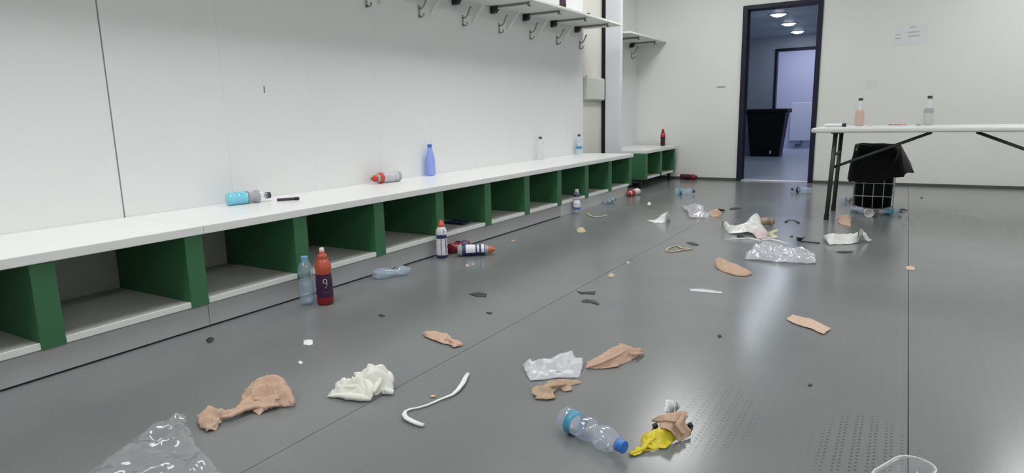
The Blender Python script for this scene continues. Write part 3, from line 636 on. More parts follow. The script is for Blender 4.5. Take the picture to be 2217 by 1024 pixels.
# ------------------------------------------------------------------ litter on the floor: outlines in metres round each piece's middle, (x, y, height of the edge)
OUT = {
'tissue_big':((-1.627,1.123),[(-0.077,-0.114,0.01),(-0.06,-0.1,0.02),(-0.049,-0.081,0.03),(-0.018,-0.078,0.025),(-0.008,-0.063,0.02),(-0.006,-0.031,0.02),(-0.03,-0.001,0.01),(-0.068,0.028,0.02),(-0.078,0.061,0.025),(-0.091,0.088,0.03),(-0.064,0.097,0.04),(-0.043,0.124,0.05),(-0.007,0.136,0.05),(0.049,0.118,0.035),(0.087,0.099,0.02),(0.098,0.097,0.003),(0.111,0.08,0.003),(0.073,0.059,0.003),(0.062,0.029,0.003),(0.059,-0.007,0.003),(0.016,-0.001,0.003),(0.015,-0.043,0.003),(0.001,-0.084,0.003),(0.032,-0.125,0.003),(0.021,-0.147,0.003),(-0.024,-0.14,0.003)]),
'cloth':((-1.397,1.384),[(-0.095,-0.069,0.003),(-0.079,-0.051,0.01),(-0.094,-0.038,0.025),(-0.079,-0.022,0.03),(-0.009,0.003,0.035),(-0.009,0.01,0.04),(-0.033,-0.002,0.045),(-0.051,0.003,0.055),(-0.023,0.026,0.055),(-0.001,0.074,0.06),(0.022,0.078,0.05),(0.045,0.072,0.03),(0.06,0.058,0.015),(0.069,0.055,0.01),(0.083,0.034,0.003),(0.074,0.016,0.003),(0.056,0.015,0.01),(0.048,-0.004,0.003),(0.044,-0.025,0.003),(0.05,-0.041,0.003),(0.016,-0.053,0.003),(-0.026,-0.063,0.003),(-0.069,-0.074,0.003)]),
'tape1':((-1.484,1.895),[(-0.108,0.012,0.003),(-0.105,0.029,0.01),(-0.076,0.053,0.01),(-0.012,0.05,0.01),(0.039,0.012,0.008),(0.086,0.013,0.003),(0.109,-0.014,0.003),(0.095,-0.055,0.003),(0.067,-0.036,0.003),(0.023,-0.036,0.003),(-0.045,-0.017,0.003),(-0.073,-0.011,0.003)]),
'film1':((-0.953,1.828),[(-0.115,-0.025,0.01),(-0.099,-0.009,0.03),(-0.081,-0.014,0.025),(-0.024,0.009,0.04),(-0.006,0.047,0.05),(0.022,0.084,0.05),(0.036,0.077,0.03),(0.049,0.106,0.02),(0.063,0.084,0.015),(0.082,0.025,0.003),(0.095,-0.014,0.003),(0.066,-0.036,0.003),(0.022,-0.06,0.003),(0.002,-0.089,0.003),(-0.033,-0.117,0.003),(-0.078,-0.067,0.003)]),
'tape2':((-0.874,1.688),[(-0.055,-0.07,0.01),(-0.062,-0.053,0.02),(-0.037,-0.023,0.02),(-0.034,0.007,0.02),(-0.009,0.054,0.015),(0.027,0.081,0.01),(0.049,0.08,0.01),(0.039,0.075,0.003),(0.021,0.053,0.003),(0.041,0.022,0.003),(0.026,0.003,0.003),(-0.004,0.016,0.003),(-0.003,-0.025,0.003),(0.021,-0.057,0.003),(0.006,-0.081,0.003),(-0.025,-0.081,0.003)]),
'leaf':((-0.805,2.019),[(-0.067,-0.127,0.003),(-0.079,-0.09,0.01),(-0.056,-0.056,0.02),(-0.036,0.008,0.035),(-0.012,0.037,0.04),(-0.013,0.045,0.045),(0.009,0.063,0.035),(0.026,0.071,0.025),(0.046,0.096,0.02),(0.056,0.111,0.005),(0.05,0.05,0.003),(0.039,-0.0,0.003),(0.025,-0.043,0.003),(0.024,-0.065,0.003),(-0.011,-0.1,0.003)]),
'yellow':((-0.503,1.494),[(-0.037,-0.064,0.003),(-0.033,-0.034,0.003),(-0.021,-0.012,0.003),(-0.032,0.007,0.003),(-0.029,0.014,0.02),(-0.01,0.023,0.03),(-0.0,0.05,0.03),(0.035,0.056,0.03),(0.049,0.057,0.02),(0.045,0.066,0.003),(0.037,0.005,0.003),(0.022,-0.004,0.003),(0.012,-0.017,0.003),(-0.006,-0.027,0.003),(-0.011,-0.053,0.003),(-0.021,-0.066,0.003)]),
'pinktop':((-0.476,1.593),[(-0.065,0.021,0.02),(-0.034,0.015,0.04),(-0.008,0.029,0.05),(0.017,0.059,0.045),(0.027,0.039,0.04),(0.024,0.024,0.03),(0.045,0.004,0.02),(0.045,0.003,0.005),(0.031,-0.034,0.003),(0.024,-0.048,0.015),(0.014,-0.066,0.042),(-0.018,-0.057,0.04),(-0.037,-0.01,0.03),(-0.063,0.022,0.01)]),
'whitepiece':((-0.516,1.712),[(-0.009,-0.046,0.02),(-0.021,0.002,0.035),(-0.005,0.003,0.04),(0.01,0.019,0.035),(0.022,0.01,0.02),(0.008,0.018,0.003),(-0.006,-0.005,0.003)]),
'bigbag':((-1.570,0.823),[(-0.105,-0.113,0.003),(-0.102,-0.068,0.015),(-0.119,-0.043,0.02),(-0.134,0.022,0.025),(-0.166,0.086,0.02),(-0.173,0.136,0.02),(-0.154,0.163,0.025),(-0.126,0.151,0.02),(0.02,0.082,0.01),(0.101,0.063,0.01),(0.168,0.043,0.005),(0.217,0.026,0.003),(0.27,-0.047,0.003),(0.219,-0.137,0.003),(0.115,-0.182,0.003),(-0.031,-0.18,0.003)]),
'tape3':((-0.282,2.722),[(-0.085,0.041,0.003),(-0.068,0.095,0.008),(-0.02,0.07,0.008),(0.005,0.07,0.008),(0.088,-0.01,0.003),(0.07,-0.096,0.003),(0.052,-0.084,0.003),(0.018,-0.046,0.003),(-0.007,-0.037,0.003),(-0.054,-0.003,0.003)]),
'tape4':((-0.760,3.541),[(-0.123,0.125,0.02),(-0.105,0.143,0.03),(-0.059,0.106,0.03),(-0.014,0.04,0.025),(0.031,0.031,0.02),(0.119,-0.053,0.01),(0.122,-0.07,0.003),(0.092,-0.124,0.003),(0.044,-0.124,0.003),(-0.023,-0.074,0.003),(-0.084,0.001,0.003)]),
'paperw':((-1.618,4.933),[(-0.118,0.004,0.003),(-0.047,0.025,0.01),(-0.005,0.032,0.05),(0.053,0.003,0.09),(0.07,-0.013,0.05),(0.058,0.081,0.003),(0.027,-0.063,0.003),(-0.037,-0.069,0.003)]),
'bag1':((-1.480,5.446),[(-0.272,0.419,0.01),(-0.147,0.248,0.02),(-0.02,0.13,0.06),(0.055,0.025,0.06),(0.095,-0.078,0.03),(0.137,-0.07,0.02),(0.155,-0.181,0.003),(0.066,-0.257,0.003),(0.007,-0.244,0.003),(-0.077,0.007,0.02)]),
'pinkb':((-1.310,5.400),[(-0.062,0.005,0.02),(-0.02,0.012,0.05),(0.007,0.034,0.06),(0.048,0.052,0.02),(0.037,-0.034,0.003),(-0.009,-0.069,0.003)]),
'bag2':((-0.952,4.736),[(-0.164,0.041,0.04),(-0.14,-0.028,0.07),(-0.118,0.028,0.06),(-0.086,-0.021,0.04),(-0.044,-0.021,0.04),(0.005,0.012,0.05),(0.006,0.143,0.06),(0.021,0.235,0.09),(0.032,0.327,0.09),(0.068,0.266,0.07),(0.106,0.094,0.05),(0.177,-0.052,0.02),(0.214,-0.17,0.003),(0.139,-0.22,0.003),(0.085,-0.102,0.01),(0.053,-0.108,0.02),(0.02,-0.132,0.01),(-0.045,-0.136,0.003),(-0.069,-0.13,0.003),(-0.101,-0.038,0.003),(-0.158,0.01,0.003)]),
'bun':((-0.844,5.002),[(-0.057,-0.104,0.12),(-0.036,-0.036,0.13),(0.009,0.028,0.13),(0.058,0.01,0.12),(0.062,0.032,0.09),(0.036,0.059,0.06),(0.004,0.04,0.07),(-0.026,-0.015,0.07),(-0.05,-0.016,0.09)]),
'green':((-0.728,4.670),[(-0.052,0.072,0.01),(-0.02,0.071,0.03),(0.016,0.06,0.04),(0.018,0.034,0.03),(-0.008,0.032,0.02),(-0.002,-0.035,0.02),(0.043,-0.055,0.01),(0.018,-0.091,0.003),(-0.013,-0.089,0.003)]),
'pinkp':((-0.794,4.577),[(-0.068,0.051,0.04),(-0.023,0.062,0.05),(0.035,0.01,0.04),(0.05,0.007,0.005),(0.023,-0.058,0.003),(-0.017,-0.072,0.005)]),
'longbag':((-0.600,3.954),[(-0.156,-0.122,0.003),(-0.161,-0.012,0.02),(-0.14,0.023,0.03),(-0.142,0.076,0.04),(-0.112,0.118,0.045),(-0.074,0.164,0.05),(-0.021,0.133,0.04),(0.061,0.066,0.04),(0.12,0.094,0.035),(0.145,0.107,0.02),(0.2,0.11,0.01),(0.225,-0.09,0.003),(0.149,-0.115,0.003),(0.088,-0.133,0.003),(0.023,-0.13,0.003),(-0.063,-0.137,0.003),(-0.141,-0.151,0.003)]),
'whitecr':((-0.267,4.629),[(-0.155,-0.008,0.02),(-0.137,-0.022,0.04),(-0.105,-0.018,0.05),(-0.063,-0.004,0.04),(-0.026,0.013,0.04),(0.0,0.03,0.05),(0.029,0.049,0.03),(0.048,-0.005,0.07),(0.068,-0.035,0.1),(0.081,0.071,0.06),(0.1,0.124,0.02),(0.128,0.146,0.005),(0.114,0.044,0.003),(0.09,0.053,0.01),(0.059,0.016,0.03),(0.053,-0.014,0.003),(0.003,-0.096,0.003),(-0.064,-0.127,0.003),(-0.097,-0.172,0.003),(-0.129,-0.045,0.015)]),
'pinkt':((-0.348,5.400),[(-0.062,0.079,0.01),(-0.043,0.095,0.05),(0.014,0.07,0.06),(0.038,0.072,0.03),(0.051,-0.149,0.003),(0.019,-0.105,0.003),(-0.017,-0.062,0.003)]),
'bit_beige1':((-2.014,4.287),[(-0.031,-0.011,0.01),(-0.044,0.063,0.02),(-0.011,0.064,0.02),(0.047,-0.008,0.005),(0.037,-0.049,0.003),(0.003,-0.059,0.003)]),
'ringdark':((-1.143,4.154),[(-0.054,0.027,0.003),(-0.023,0.044,0.008),(0.037,0.003,0.003),(0.042,-0.044,0.003),(-0.002,-0.03,0.003)]),
'dark1':((-1.717,2.496),[(-0.053,-0.012,0.003),(-0.025,0.028,0.006),(0.028,0.029,0.003),(0.049,-0.015,0.003),(0.001,-0.03,0.003)]),
'dark2':((-1.272,2.765),[(-0.059,0.014,0.003),(-0.03,0.0,0.003),(0.006,-0.001,0.008),(0.027,0.048,0.003),(0.051,-0.013,0.003),(0.02,-0.015,0.003),(-0.015,-0.033,0.003)]),
'dark3':((-1.185,2.624),[(-0.047,0.001,0.003),(-0.026,0.022,0.008),(0.004,0.032,0.003),(0.049,-0.007,0.003),(0.049,-0.024,0.003),(0.001,-0.007,0.003),(-0.029,-0.017,0.003)]),
'dark4':((-1.914,2.023),[(-0.022,-0.0,0.003),(-0.012,0.013,0.005),(0.017,0.005,0.003),(0.016,-0.018,0.003)]),
'dark5':((-0.262,4.292),[(-0.046,-0.028,0.003),(-0.029,0.009,0.005),(0.013,0.032,0.003),(0.041,0.04,0.003),(0.033,-0.003,0.003),(-0.011,-0.05,0.003)]),
'dark6':((-1.256,5.885),[(-0.046,-0.02,0.003),(-0.025,0.054,0.003),(0.034,0.063,0.005),(0.052,0.002,0.003),(-0.015,-0.098,0.003)]),
'dark7':((-1.329,5.655),[(-0.027,-0.047,0.02),(-0.01,-0.027,0.03),(0.019,0.025,0.02),(0.032,0.068,0.003),(0.007,0.005,0.003),(-0.021,-0.024,0.003)]),
'dark8':((-0.925,4.532),[(-0.031,0.035,0.003),(-0.004,-0.02,0.02),(0.01,0.019,0.01),(0.022,0.025,0.003),(0.015,-0.028,0.003),(-0.012,-0.03,0.003)]),
'dark9':((-0.550,4.544),[(-0.027,0.001,0.003),(-0.015,-0.023,0.03),(0.015,-0.034,0.03),(0.026,0.08,0.02),(0.016,0.012,0.01),(0.004,-0.009,0.003),(-0.019,-0.026,0.003)]),
'dark10':((-0.616,4.675),[(-0.013,0.007,0.003),(-0.001,0.004,0.01),(0.007,0.033,0.003),(0.01,-0.016,0.003),(-0.003,-0.028,0.003)]),
'dark11':((0.018,6.239),[(-0.038,-0.012,0.003),(-0.016,-0.002,0.02),(0.013,0.021,0.02),(0.044,0.058,0.003),(0.032,0.012,0.003),(-0.004,-0.014,0.01),(-0.031,-0.064,0.003)]),
'dark12':((0.171,7.236),[(-0.011,0.007,0.003),(-0.002,0.018,0.01),(0.012,0.029,0.003),(0.001,-0.054,0.003)]),
'bit1':((-1.934,1.628),[(-0.035,0.007,0.003),(-0.027,0.023,0.003),(-0.006,0.028,0.003),(0.035,-0.009,0.003),(0.029,-0.024,0.003),(0.003,-0.026,0.003)]),
'bit2':((-2.300,1.455),[(-0.025,-0.001,0.003),(-0.008,0.007,0.015),(0.001,0.019,0.005),(0.022,-0.006,0.003),(0.01,-0.018,0.003)]),
'bit3':((-1.792,1.466),[(-0.008,-0.004,0.003),(-0.015,0.012,0.003),(0.009,0.005,0.003),(0.014,-0.012,0.003)]),
'bit4':((0.074,3.995),[(-0.023,0.027,0.003),(0.002,0.051,0.003),(0.021,0.024,0.003),(0.019,-0.048,0.003),(-0.019,-0.055,0.003)]),
'bit5':((-1.295,3.132),[(-0.02,0.001,0.003),(-0.014,0.03,0.01),(0.011,0.027,0.003),(0.024,-0.023,0.003),(-0.0,-0.035,0.003)]),
'bit6':((-1.324,3.456),[(-0.017,0.01,0.003),(-0.007,0.022,0.007),(0.016,-0.001,0.003),(0.008,-0.031,0.003)]),
'bit7':((-2.134,2.990),[(-0.016,-0.001,0.003),(-0.023,0.032,0.003),(0.004,0.018,0.003),(0.023,-0.018,0.003),(0.012,-0.032,0.003)]),
'bit8':((-2.122,3.028),[(-0.013,-0.004,0.003),(-0.015,0.022,0.003),(0.009,0.007,0.003),(0.018,-0.025,0.003)]),
'bit9':((-2.281,3.756),[(-0.01,-0.024,0.003),(-0.016,0.024,0.003),(0.008,0.023,0.003),(0.018,-0.023,0.003)]),
'bit10':((-1.511,2.273),[(-0.016,-0.002,0.003),(-0.01,0.016,0.003),(0.014,0.005,0.003),(0.012,-0.018,0.003)]),
'bit11':((-2.048,5.884),[(-0.008,-0.035,0.003),(-0.041,0.111,0.01),(0.017,0.011,0.003),(0.033,-0.087,0.003)]),
'clearscrap':((-0.772,3.049),[(-0.082,0.009,0.003),(-0.026,0.033,0.004),(0.078,0.023,0.003),(0.082,-0.012,0.003),(0.012,-0.024,0.004),(-0.064,-0.03,0.003)]),
'bitd':((-0.556,2.430),[(-0.009,-0.0,0.003),(-0.003,0.015,0.005),(0.009,0.003,0.003),(0.003,-0.018,0.003)]),
'bite':((-0.198,2.100),[(-0.008,-0.001,0.003),(-0.0,0.01,0.005),(0.007,0.003,0.003),(0.001,-0.012,0.003)]),
'bit_string':((-1.193,1.466),[(-.008,-.006,.003),(0,-.008,.004),(.008,-.004,.003),(.007,.006,.004),(-.002,.009,.006),(-.009,.004,.004)]),
}
ROLLS = {
 'cloth': [([(-0.084,-0.077,0.008),(-0.054,-0.067,0.014),(-0.01,-0.058,0.018),(0.029,-0.045,0.018),(0.05,-0.037,0.009)],[0.004,0.01,0.014,0.014,0.008],0.8),([(-0.086,-0.039,0.022),(-0.045,-0.022,0.032),(0.002,-0.008,0.036)],[0.008,0.014,0.016],0.6),([(-0.05,0.005,0.052),(-0.019,0.001,0.052),(0.005,0.003,0.048),(0.033,-0.01,0.038),(0.045,-0.027,0.022),(0.05,-0.041,0.008)],[0.003,0.008,0.012,0.012,0.012,0.007],0.8),([(-0.019,0.029,0.052),(-0.009,0.054,0.058),(0.009,0.071,0.058),(0.037,0.068,0.046),(0.053,0.06,0.026)],[0.006,0.012,0.016,0.016,0.012],0.8),([(0.029,0.044,0.048),(0.041,0.017,0.04),(0.049,-0.018,0.024)],[0.006,0.01,0.008],0.9),([(0.051,0.021,0.012),(0.068,0.031,0.014),(0.083,0.037,0.01)],[0.01,0.013,0.01],0.8)],
 'tissue_big': [([(-0.036,-0.131,0.015),(-0.052,-0.1,0.022),(-0.041,-0.082,0.024),(-0.004,-0.098,0.018),(0.016,-0.127,0.012)],[0.006,0.01,0.01,0.009,0.007],0.8),([(-0.001,-0.085,0.02),(0.013,-0.065,0.022),(0.013,-0.031,0.022),(0.021,0.003,0.022),(0.054,0.026,0.02),(0.077,0.055,0.018)],[0.006,0.01,0.011,0.011,0.01,0.006],0.7),([(-0.05,0.023,0.018),(-0.019,0.034,0.028),(0.021,0.042,0.026)],[0.005,0.009,0.004],0.6),([(-0.074,0.061,0.026),(-0.035,0.07,0.036),(0.011,0.074,0.034)],[0.004,0.009,0.004],0.6),([(-0.034,0.117,0.052),(0.023,0.088,0.046),(0.064,0.062,0.03)],[0.006,0.009,0.006],0.7),([(0.002,0.129,0.052),(0.06,0.103,0.038),(0.106,0.082,0.016)],[0.006,0.011,0.007],0.7)],
 'leaf': [([(-0.061,-0.124,0.008),(-0.026,-0.089,0.022),(0.008,-0.039,0.036),(0.02,0.021,0.038)],[0.003,0.007,0.008,0.004],0.6),([(0.032,0.018,0.026),(0.051,0.046,0.02),(0.059,0.095,0.01)],[0.005,0.008,0.003],0.7)],
 'tape1': [([(-0.094,0.007,0.01),(-0.041,0.018,0.012),(0.027,-0.011,0.01)],[0.004,0.007,0.004],0.6),([(0.016,0.014,0.01),(0.083,-0.027,0.009),(0.101,-0.017,0.006)],[0.004,0.008,0.005],0.6)],
 'film1': [([(-0.108,-0.033,0.014),(-0.05,-0.022,0.026),(0.014,0.026,0.036),(0.056,0.089,0.022)],[0.003,0.006,0.007,0.004],0.6),([(-0.1,0.001,0.026),(-0.074,-0.065,0.01)],[0.004,0.003],0.6),([(-0.007,-0.092,0.009),(0.019,-0.024,0.018),(0.085,0.007,0.01)],[0.003,0.006,0.003],0.5)],
 'tape2': [([(-0.059,-0.059,0.014),(-0.03,-0.035,0.022),(-0.01,-0.001,0.022),(0.012,0.033,0.016)],[0.006,0.009,0.008,0.005],0.7),([(-0.032,-0.086,0.008),(-0.001,-0.072,0.009)],[0.005,0.008],0.6)],
 'yellow': [([(-0.034,-0.067,0.007),(-0.024,-0.05,0.009),(-0.011,-0.03,0.014),(-0.005,-0.003,0.022),(0.008,0.013,0.026)],[0.003,0.005,0.006,0.007,0.004],0.8),([(-0.021,0.001,0.02),(-0.007,-0.016,0.016),(0.011,-0.016,0.008)],[0.004,0.007,0.004],0.8)],
 'pinktop': [([(-0.053,0.004,0.026),(-0.02,-0.005,0.044),(0.006,-0.005,0.042)],[0.004,0.008,0.005],0.7),([(0.017,0.033,0.048),(0.017,-0.017,0.042),(0.038,-0.022,0.022)],[0.006,0.009,0.007],0.7)],
}

def inside(poly, x, y):
    c = False; j = len(poly) - 1
    for i in range(len(poly)):
        xi, yi, xj, yj = poly[i][0], poly[i][1], poly[j][0], poly[j][1]
        if (yi > y) != (yj > y) and x < (xj - xi)*(y - yi)/(yj - yi) + xi: c = not c
        j = i
    return c
def crumple(key, name, label, cat, m, nh=0.01, step=0.008, freq=28.0, thick=0.0012, seed=0, group=None, smooth=True, fold=(1.0, 1.0), lift=0.0, rag=0.0015):
    """a crumpled sheet: triangulated outline, heights carried in from the edge plus ridged folds, then given thickness"""
    (cx, cy), pts = OUT[key]
    rg = random.Random(seed + 17)
    B = []
    for a, b in zip(pts, pts[1:] + pts[:1]):
        n = max(1, int(math.hypot(b[0]-a[0], b[1]-a[1])/step))
        for k in range(n):
            u = k/n; B.append((a[0]+(b[0]-a[0])*u + rg.uniform(-rag, rag), a[1]+(b[1]-a[1])*u + rg.uniform(-rag, rag), a[2]+(b[2]-a[2])*u))
    V = [Vector((p[0], p[1])) for p in B]
    x0, x1 = min(p[0] for p in B), max(p[0] for p in B); y0, y1 = min(p[1] for p in B), max(p[1] for p in B)
    y = y0
    while y < y1:
        x = x0
        while x < x1:
            px, py = x + rg.uniform(-.35, .35)*step, y + rg.uniform(-.35, .35)*step
            if inside(B, px, py) and min((px-q[0])**2 + (py-q[1])**2 for q in B) > (0.45*step)**2: V.append(Vector((px, py)))
            x += step
        y += step
    nb = len(B)
    r = delaunay_2d_cdt(V, [(i, (i+1) % nb) for i in range(nb)], [], 0, 1e-6)
    verts, faces = r[0], r[2]
    ca, sa = math.cos(fold[0]), math.sin(fold[0])
    bm = bmesh.new(); bv = []
    for v in verts:
        sw = sh = 0.0; dm = 1e9
        for q in B:
            d2 = (v.x-q[0])**2 + (v.y-q[1])**2 + 1e-7
            wgt = 1/(d2*d2); sw += wgt; sh += wgt*q[2]; dm = min(dm, d2)
        z = sh/sw; dm = math.sqrt(dm)
        u_, v_ = (v.x*ca + v.y*sa), (-v.x*sa + v.y*ca)*fold[1]
        n1 = 1 - 2*abs(noise.noise(Vector((u_*freq, v_*freq, seed*3.7))))
        n2 = 1 - 2*abs(noise.noise(Vector((u_*freq*2.3 + 9, v_*freq*2.3, seed*1.9))))
        e = 0.25 + 0.75*min(1, dm/(2.5*step))
        z += nh*e*(0.75*n1 + 0.35*n2) + lift*min(1, dm/(3*step))
        bv.append(bm.verts.new((v.x, v.y, max(0.0012, z))))
    for f in faces:
        c = sum((verts[i] for i in f), Vector((0, 0)))/len(f)
        if inside(B, c.x, c.y):
            try: bm.faces.new([bv[i] for i in f])
            except ValueError: pass
    for v in [v for v in bm.verts if not v.link_faces]: bm.verts.remove(v)
    bmesh.ops.recalc_face_normals(bm, faces=bm.faces[:])
    if thick > 0:
        r = bmesh.ops.solidify(bm, geom=bm.faces[:], thickness=thick)
    for P, rr_, fl_ in ROLLS.get(key, ()):      # rolled edges and folds that stand out of the sheet
        Q, RR = [], []
        for i in range((len(P)-1)*4 + 1):
            j = min(i//4, len(P)-2); u = i/4 - j
            p = Vector(P[j]).lerp(Vector(P[j+1]), u); r0 = rr_[j] + (rr_[j+1]-rr_[j])*u
            d = noise.noise_vector(p*40 + Vector((seed, 0, 0)))*.003
            p = p + d; r0 *= 1 + .25*noise.noise(p*70)
            p.z = max(p.z - r0*fl_*.45, r0*fl_ + .001); Q.append(p); RR.append(r0)
        t0 = bmesh.new(); tube(t0, Q, RR, 8, fl_, (0, 0, 1)); me_ = bpy.data.meshes.new('tmp'); t0.to_mesh(me_); t0.free(); bm.from_mesh(me_); bpy.data.meshes.remove(me_)
    o = obj(name, bm, m, None, smooth, (cx, cy, 0.0))
    zmin = min(v.co.z for v in o.data.vertices)
    o.location.z = 0.0005 - zmin
    return tag(o, label, cat, group)
def strip_thing(name, label, cat, pts, r, m, flat, z, group=None):
    c = Vector((sum(p[0] for p in pts)/len(pts), sum(p[1] for p in pts)/len(pts), 0))
    P = [Vector((p[0], p[1], z[i] if isinstance(z, list) else z)) - c for i, p in enumerate(pts)]
    return tag(obj(name, tube(bmesh.new(), P, r, 8, flat, (0, 0, 1)), m, None, True, c), label, cat, group)
GP = 'skin coloured tape and bandage scraps'
crumple('tissue_big', 'bandage', 'large skin coloured crumpled bandage with a twisted tail, near the clear bag', 'bandage', 'skin', .030, .0055, 15, seed=1, group=GP, fold=(.6, 1.7), rag=.003)
crumple('tape1', 'tape_scrap', 'skin coloured tape piece lying alone midway between bench and foreground', 'tape', 'skin', .010, .006, 20, seed=2, group=GP)
crumple('tape2', 'bandage', 'tan twisted bandage strip in front of the milky plastic wrapper', 'bandage', 'skin_dark', .013, .006, 24, seed=3, group=GP)
crumple('leaf', 'bandage', 'leaf shaped skin coloured bandage right of the milky plastic wrapper', 'bandage', 'skin', .012, .007, 17, seed=4, group=GP, fold=(1.2, 2.2))
crumple('tape3', 'tape_scrap', 'pale beige flat tape strip lying alone at right', 'tape', 'skin_pale', .008, .008, 20, seed=5, group=GP)
crumple('tape4', 'tape_scrap', 'long skin coloured tape piece in front of the clear flat bag', 'tape', 'skin', .009, .010, 22, seed=6, group=GP, lift=.012)
crumple('pinkb', 'bandage', 'small skin coloured bandage wad at the right of the distant milky bag', 'bandage', 'skin', .012, .012, 24, seed=7, group=GP)
crumple('bun', 'bandage', 'rounded beige bandage wad leaning on the big pale bag', 'bandage', 'skin_pale', .010, .014, 20, seed=8, group=GP)
crumple('pinkt', 'bandage', 'skin coloured bandage wad beside the table foot', 'bandage', 'skin', .012, .013, 24, seed=9, group=GP)
crumple('cloth', 'cloth', 'white crumpled cloth with stiff folds in the foreground', 'cloth', 'cloth', .036, .005, 13, .0022, seed=10, fold=(.3, 2.4))
crumple('film1', 'plastic_wrapper', 'milky white crumpled plastic wrapper in the foreground', 'wrapper', 'bagmilky', .016, .007, 15, .0006, seed=11, fold=(.4, 1.6))
crumple('bigbag', 'plastic_bag', 'large clear plastic bag lying in the lower left corner', 'bag', 'bagfilm', .024, .008, 11, 0, seed=12, rag=.001)
crumple('yellow', 'wrapper', 'yellow crumpled wrapper with a pointed tail beside the clear bottle', 'wrapper', 'yellow', .012, .005, 26, .001, seed=13)
crumple('pinktop', 'bandage', 'tan bandage wad lying on the yellow wrapper', 'bandage', 'skin_dark', .012, .006, 22, .002, seed=14, group=GP)
crumple('whitepiece', 'tissue', 'small white tissue piece behind the yellow wrapper', 'tissue', 'tissue_white', .006, .006, 30, .002, seed=15)
for xy, lb in (((-.530, 1.603), 'black scrap at the left side of the tan wad on the yellow wrapper'), ((-.448, 1.652), 'black scrap at the right side of the tan wad on the yellow wrapper')):
    bm = bmesh.new(); bmesh.ops.create_icosphere(bm, subdivisions=2, radius=.009)
    for v in bm.verts:
        v.co += noise.noise_vector(v.co*90)*.006; v.co.z = max(0, v.co.z*.8 + .006)
    tag(obj('scrap', bm, 'dark', None, True, (*xy, 0)), lb, 'scrap', 'black scraps round the yellow wrapper')
crumple('paperw', 'tissue', 'white folded tissue standing up on the floor halfway to the corner', 'tissue', 'tissue_white', .006, .012, 18, .002, seed=16)
crumple('bag1', 'plastic_bag', 'milky thin bag lying farther left of the doorway', 'bag', 'baglong', .030, .016, 11, .0006, seed=17)
crumple('bag2', 'plastic_bag', 'big pale crumpled bag in the middle of the far floor', 'bag', 'bagwhite', .030, .016, 11, .0008, seed=18)
crumple('pinkp', 'plastic_wrapper', 'pale pink plastic wrapper at the near end of the big pale bag', 'wrapper', 'pinkfilm', .010, .012, 20, .001, seed=19)
crumple('green', 'wrapper', 'pale yellow green forked wrapper scrap beside the big pale bag', 'wrapper', 'greenish', .006, .011, 22, .001, seed=20)
crumple('longbag', 'plastic_bag', 'long flat clear plastic bag lying behind the skin coloured tape', 'bag', 'baglong', .034, .011, 13, .0006, seed=21, fold=(.2, 1.5))
crumple('whitecr', 'plastic_bag', 'white crumpled bag with a peaked corner in front of the table foot', 'bag', 'bagwhite', .022, .013, 14, .001, seed=22)
GD = 'dark rubber scraps on the floor'
for k, nm, lb, nh in (('dark1', 'rubber_scrap', 'dark flat scrap lying left of the other two dark scraps', .002), ('dark2', 'rubber_scrap', 'dark notched scrap, the farther of the pair in mid floor', .002),
        ('dark3', 'rubber_scrap', 'dark curved scrap, the nearer of the pair in mid floor', .002), ('dark4', 'rubber_scrap', 'tiny dark scrap on the floor in front of the crushed clear bottle', .001),
        ('dark5', 'rubber_scrap', 'dark oval scrap in front of the white peaked bag', .001), ('dark6', 'rubber_scrap', 'dark strip on the floor in front of the doorway', .001),
        ('dark7', 'rubber_scrap', 'dark scrap touching the distant bandage wad', .006), ('dark8', 'rubber_scrap', 'black scrap poking from under the big pale bag', .004),
        ('dark9', 'rubber_scrap', 'dark lump with a stick between the pale bag and the peaked bag', .008), ('dark10', 'rubber_scrap', 'tiny dark scrap left of the dark lump with a stick', .002),
        ('dark11', 'rubber_scrap', 'dark curved strip right of the wire basket', .006), ('dark12', 'rubber_scrap', 'tiny dark scrap far right under the table', .002),
        ('ringdark', 'rubber_scrap', 'grey green scrap beside the beige tape loop', .002)):
    crumple(k, nm, lb, 'scrap', 'dark', nh, .010, 30, .0015, seed=hash(k) % 1 + len(k), group=GD)
GB2 = 'small pale bits on the floor'
for k, m_, lb in (('bit1', 'tissue_white', 'small white paper rectangle on the floor in front of the standing water bottle'), ('bit3', 'tissue_white', 'tiny white crumb between the white rectangle and the large bandage'),
        ('bit4', 'skin_pale', 'small cream paper rectangle at the far right of the floor'), ('bit5', 'beige', 'small beige crumb in mid floor beyond the dark pair'),
        ('bit6', 'beige', 'tiny beige crumb in mid floor, beyond the other beige crumb'), ('bit7', 'beige', 'left pale flake in front of the navy lying bottle'), ('bit8', 'beige', 'right pale flake in front of the navy lying bottle'),
        ('bit9', 'beige', 'pale flake on the floor near the kick board beyond the navy bottle'), ('bit10', 'dark', 'tiny dark speck in mid floor, beyond the lone tape piece'), ('bit11', 'tissue_white', 'tiny white fleck far off in front of the corner bench'),
        ('bite', 'dark', 'tiny dark speck on the floor at right, above the stud pattern'), ('bitd', 'dark', 'tiny dark speck on the floor left of the beige flat strip'), ('bit_beige1', 'beige', 'small beige wad on the floor near the far kick board')):
    crumple(k, 'floor_bit', lb, 'bit', m_, .001, .008, 30, .0015, seed=len(lb), group=GB2)
crumple('bit_string', 'floor_bit', 'tiny tan crumb touching the middle of the gauze string', 'bit', 'skin', .003, .004, 40, .0015, seed=41, group=GB2)
t = crumple('bit2', 'floor_bit', 'small dark bit with a white face below the kick board joint', 'bit', 'dark', .003, .006, 40, .003, seed=31, group=GB2)
crumple('clearscrap', 'plastic_strip', 'thin clear plastic sliver on the floor in mid right', 'strip', 'bagmilky', .001, .008, 30, .0006, seed=32)
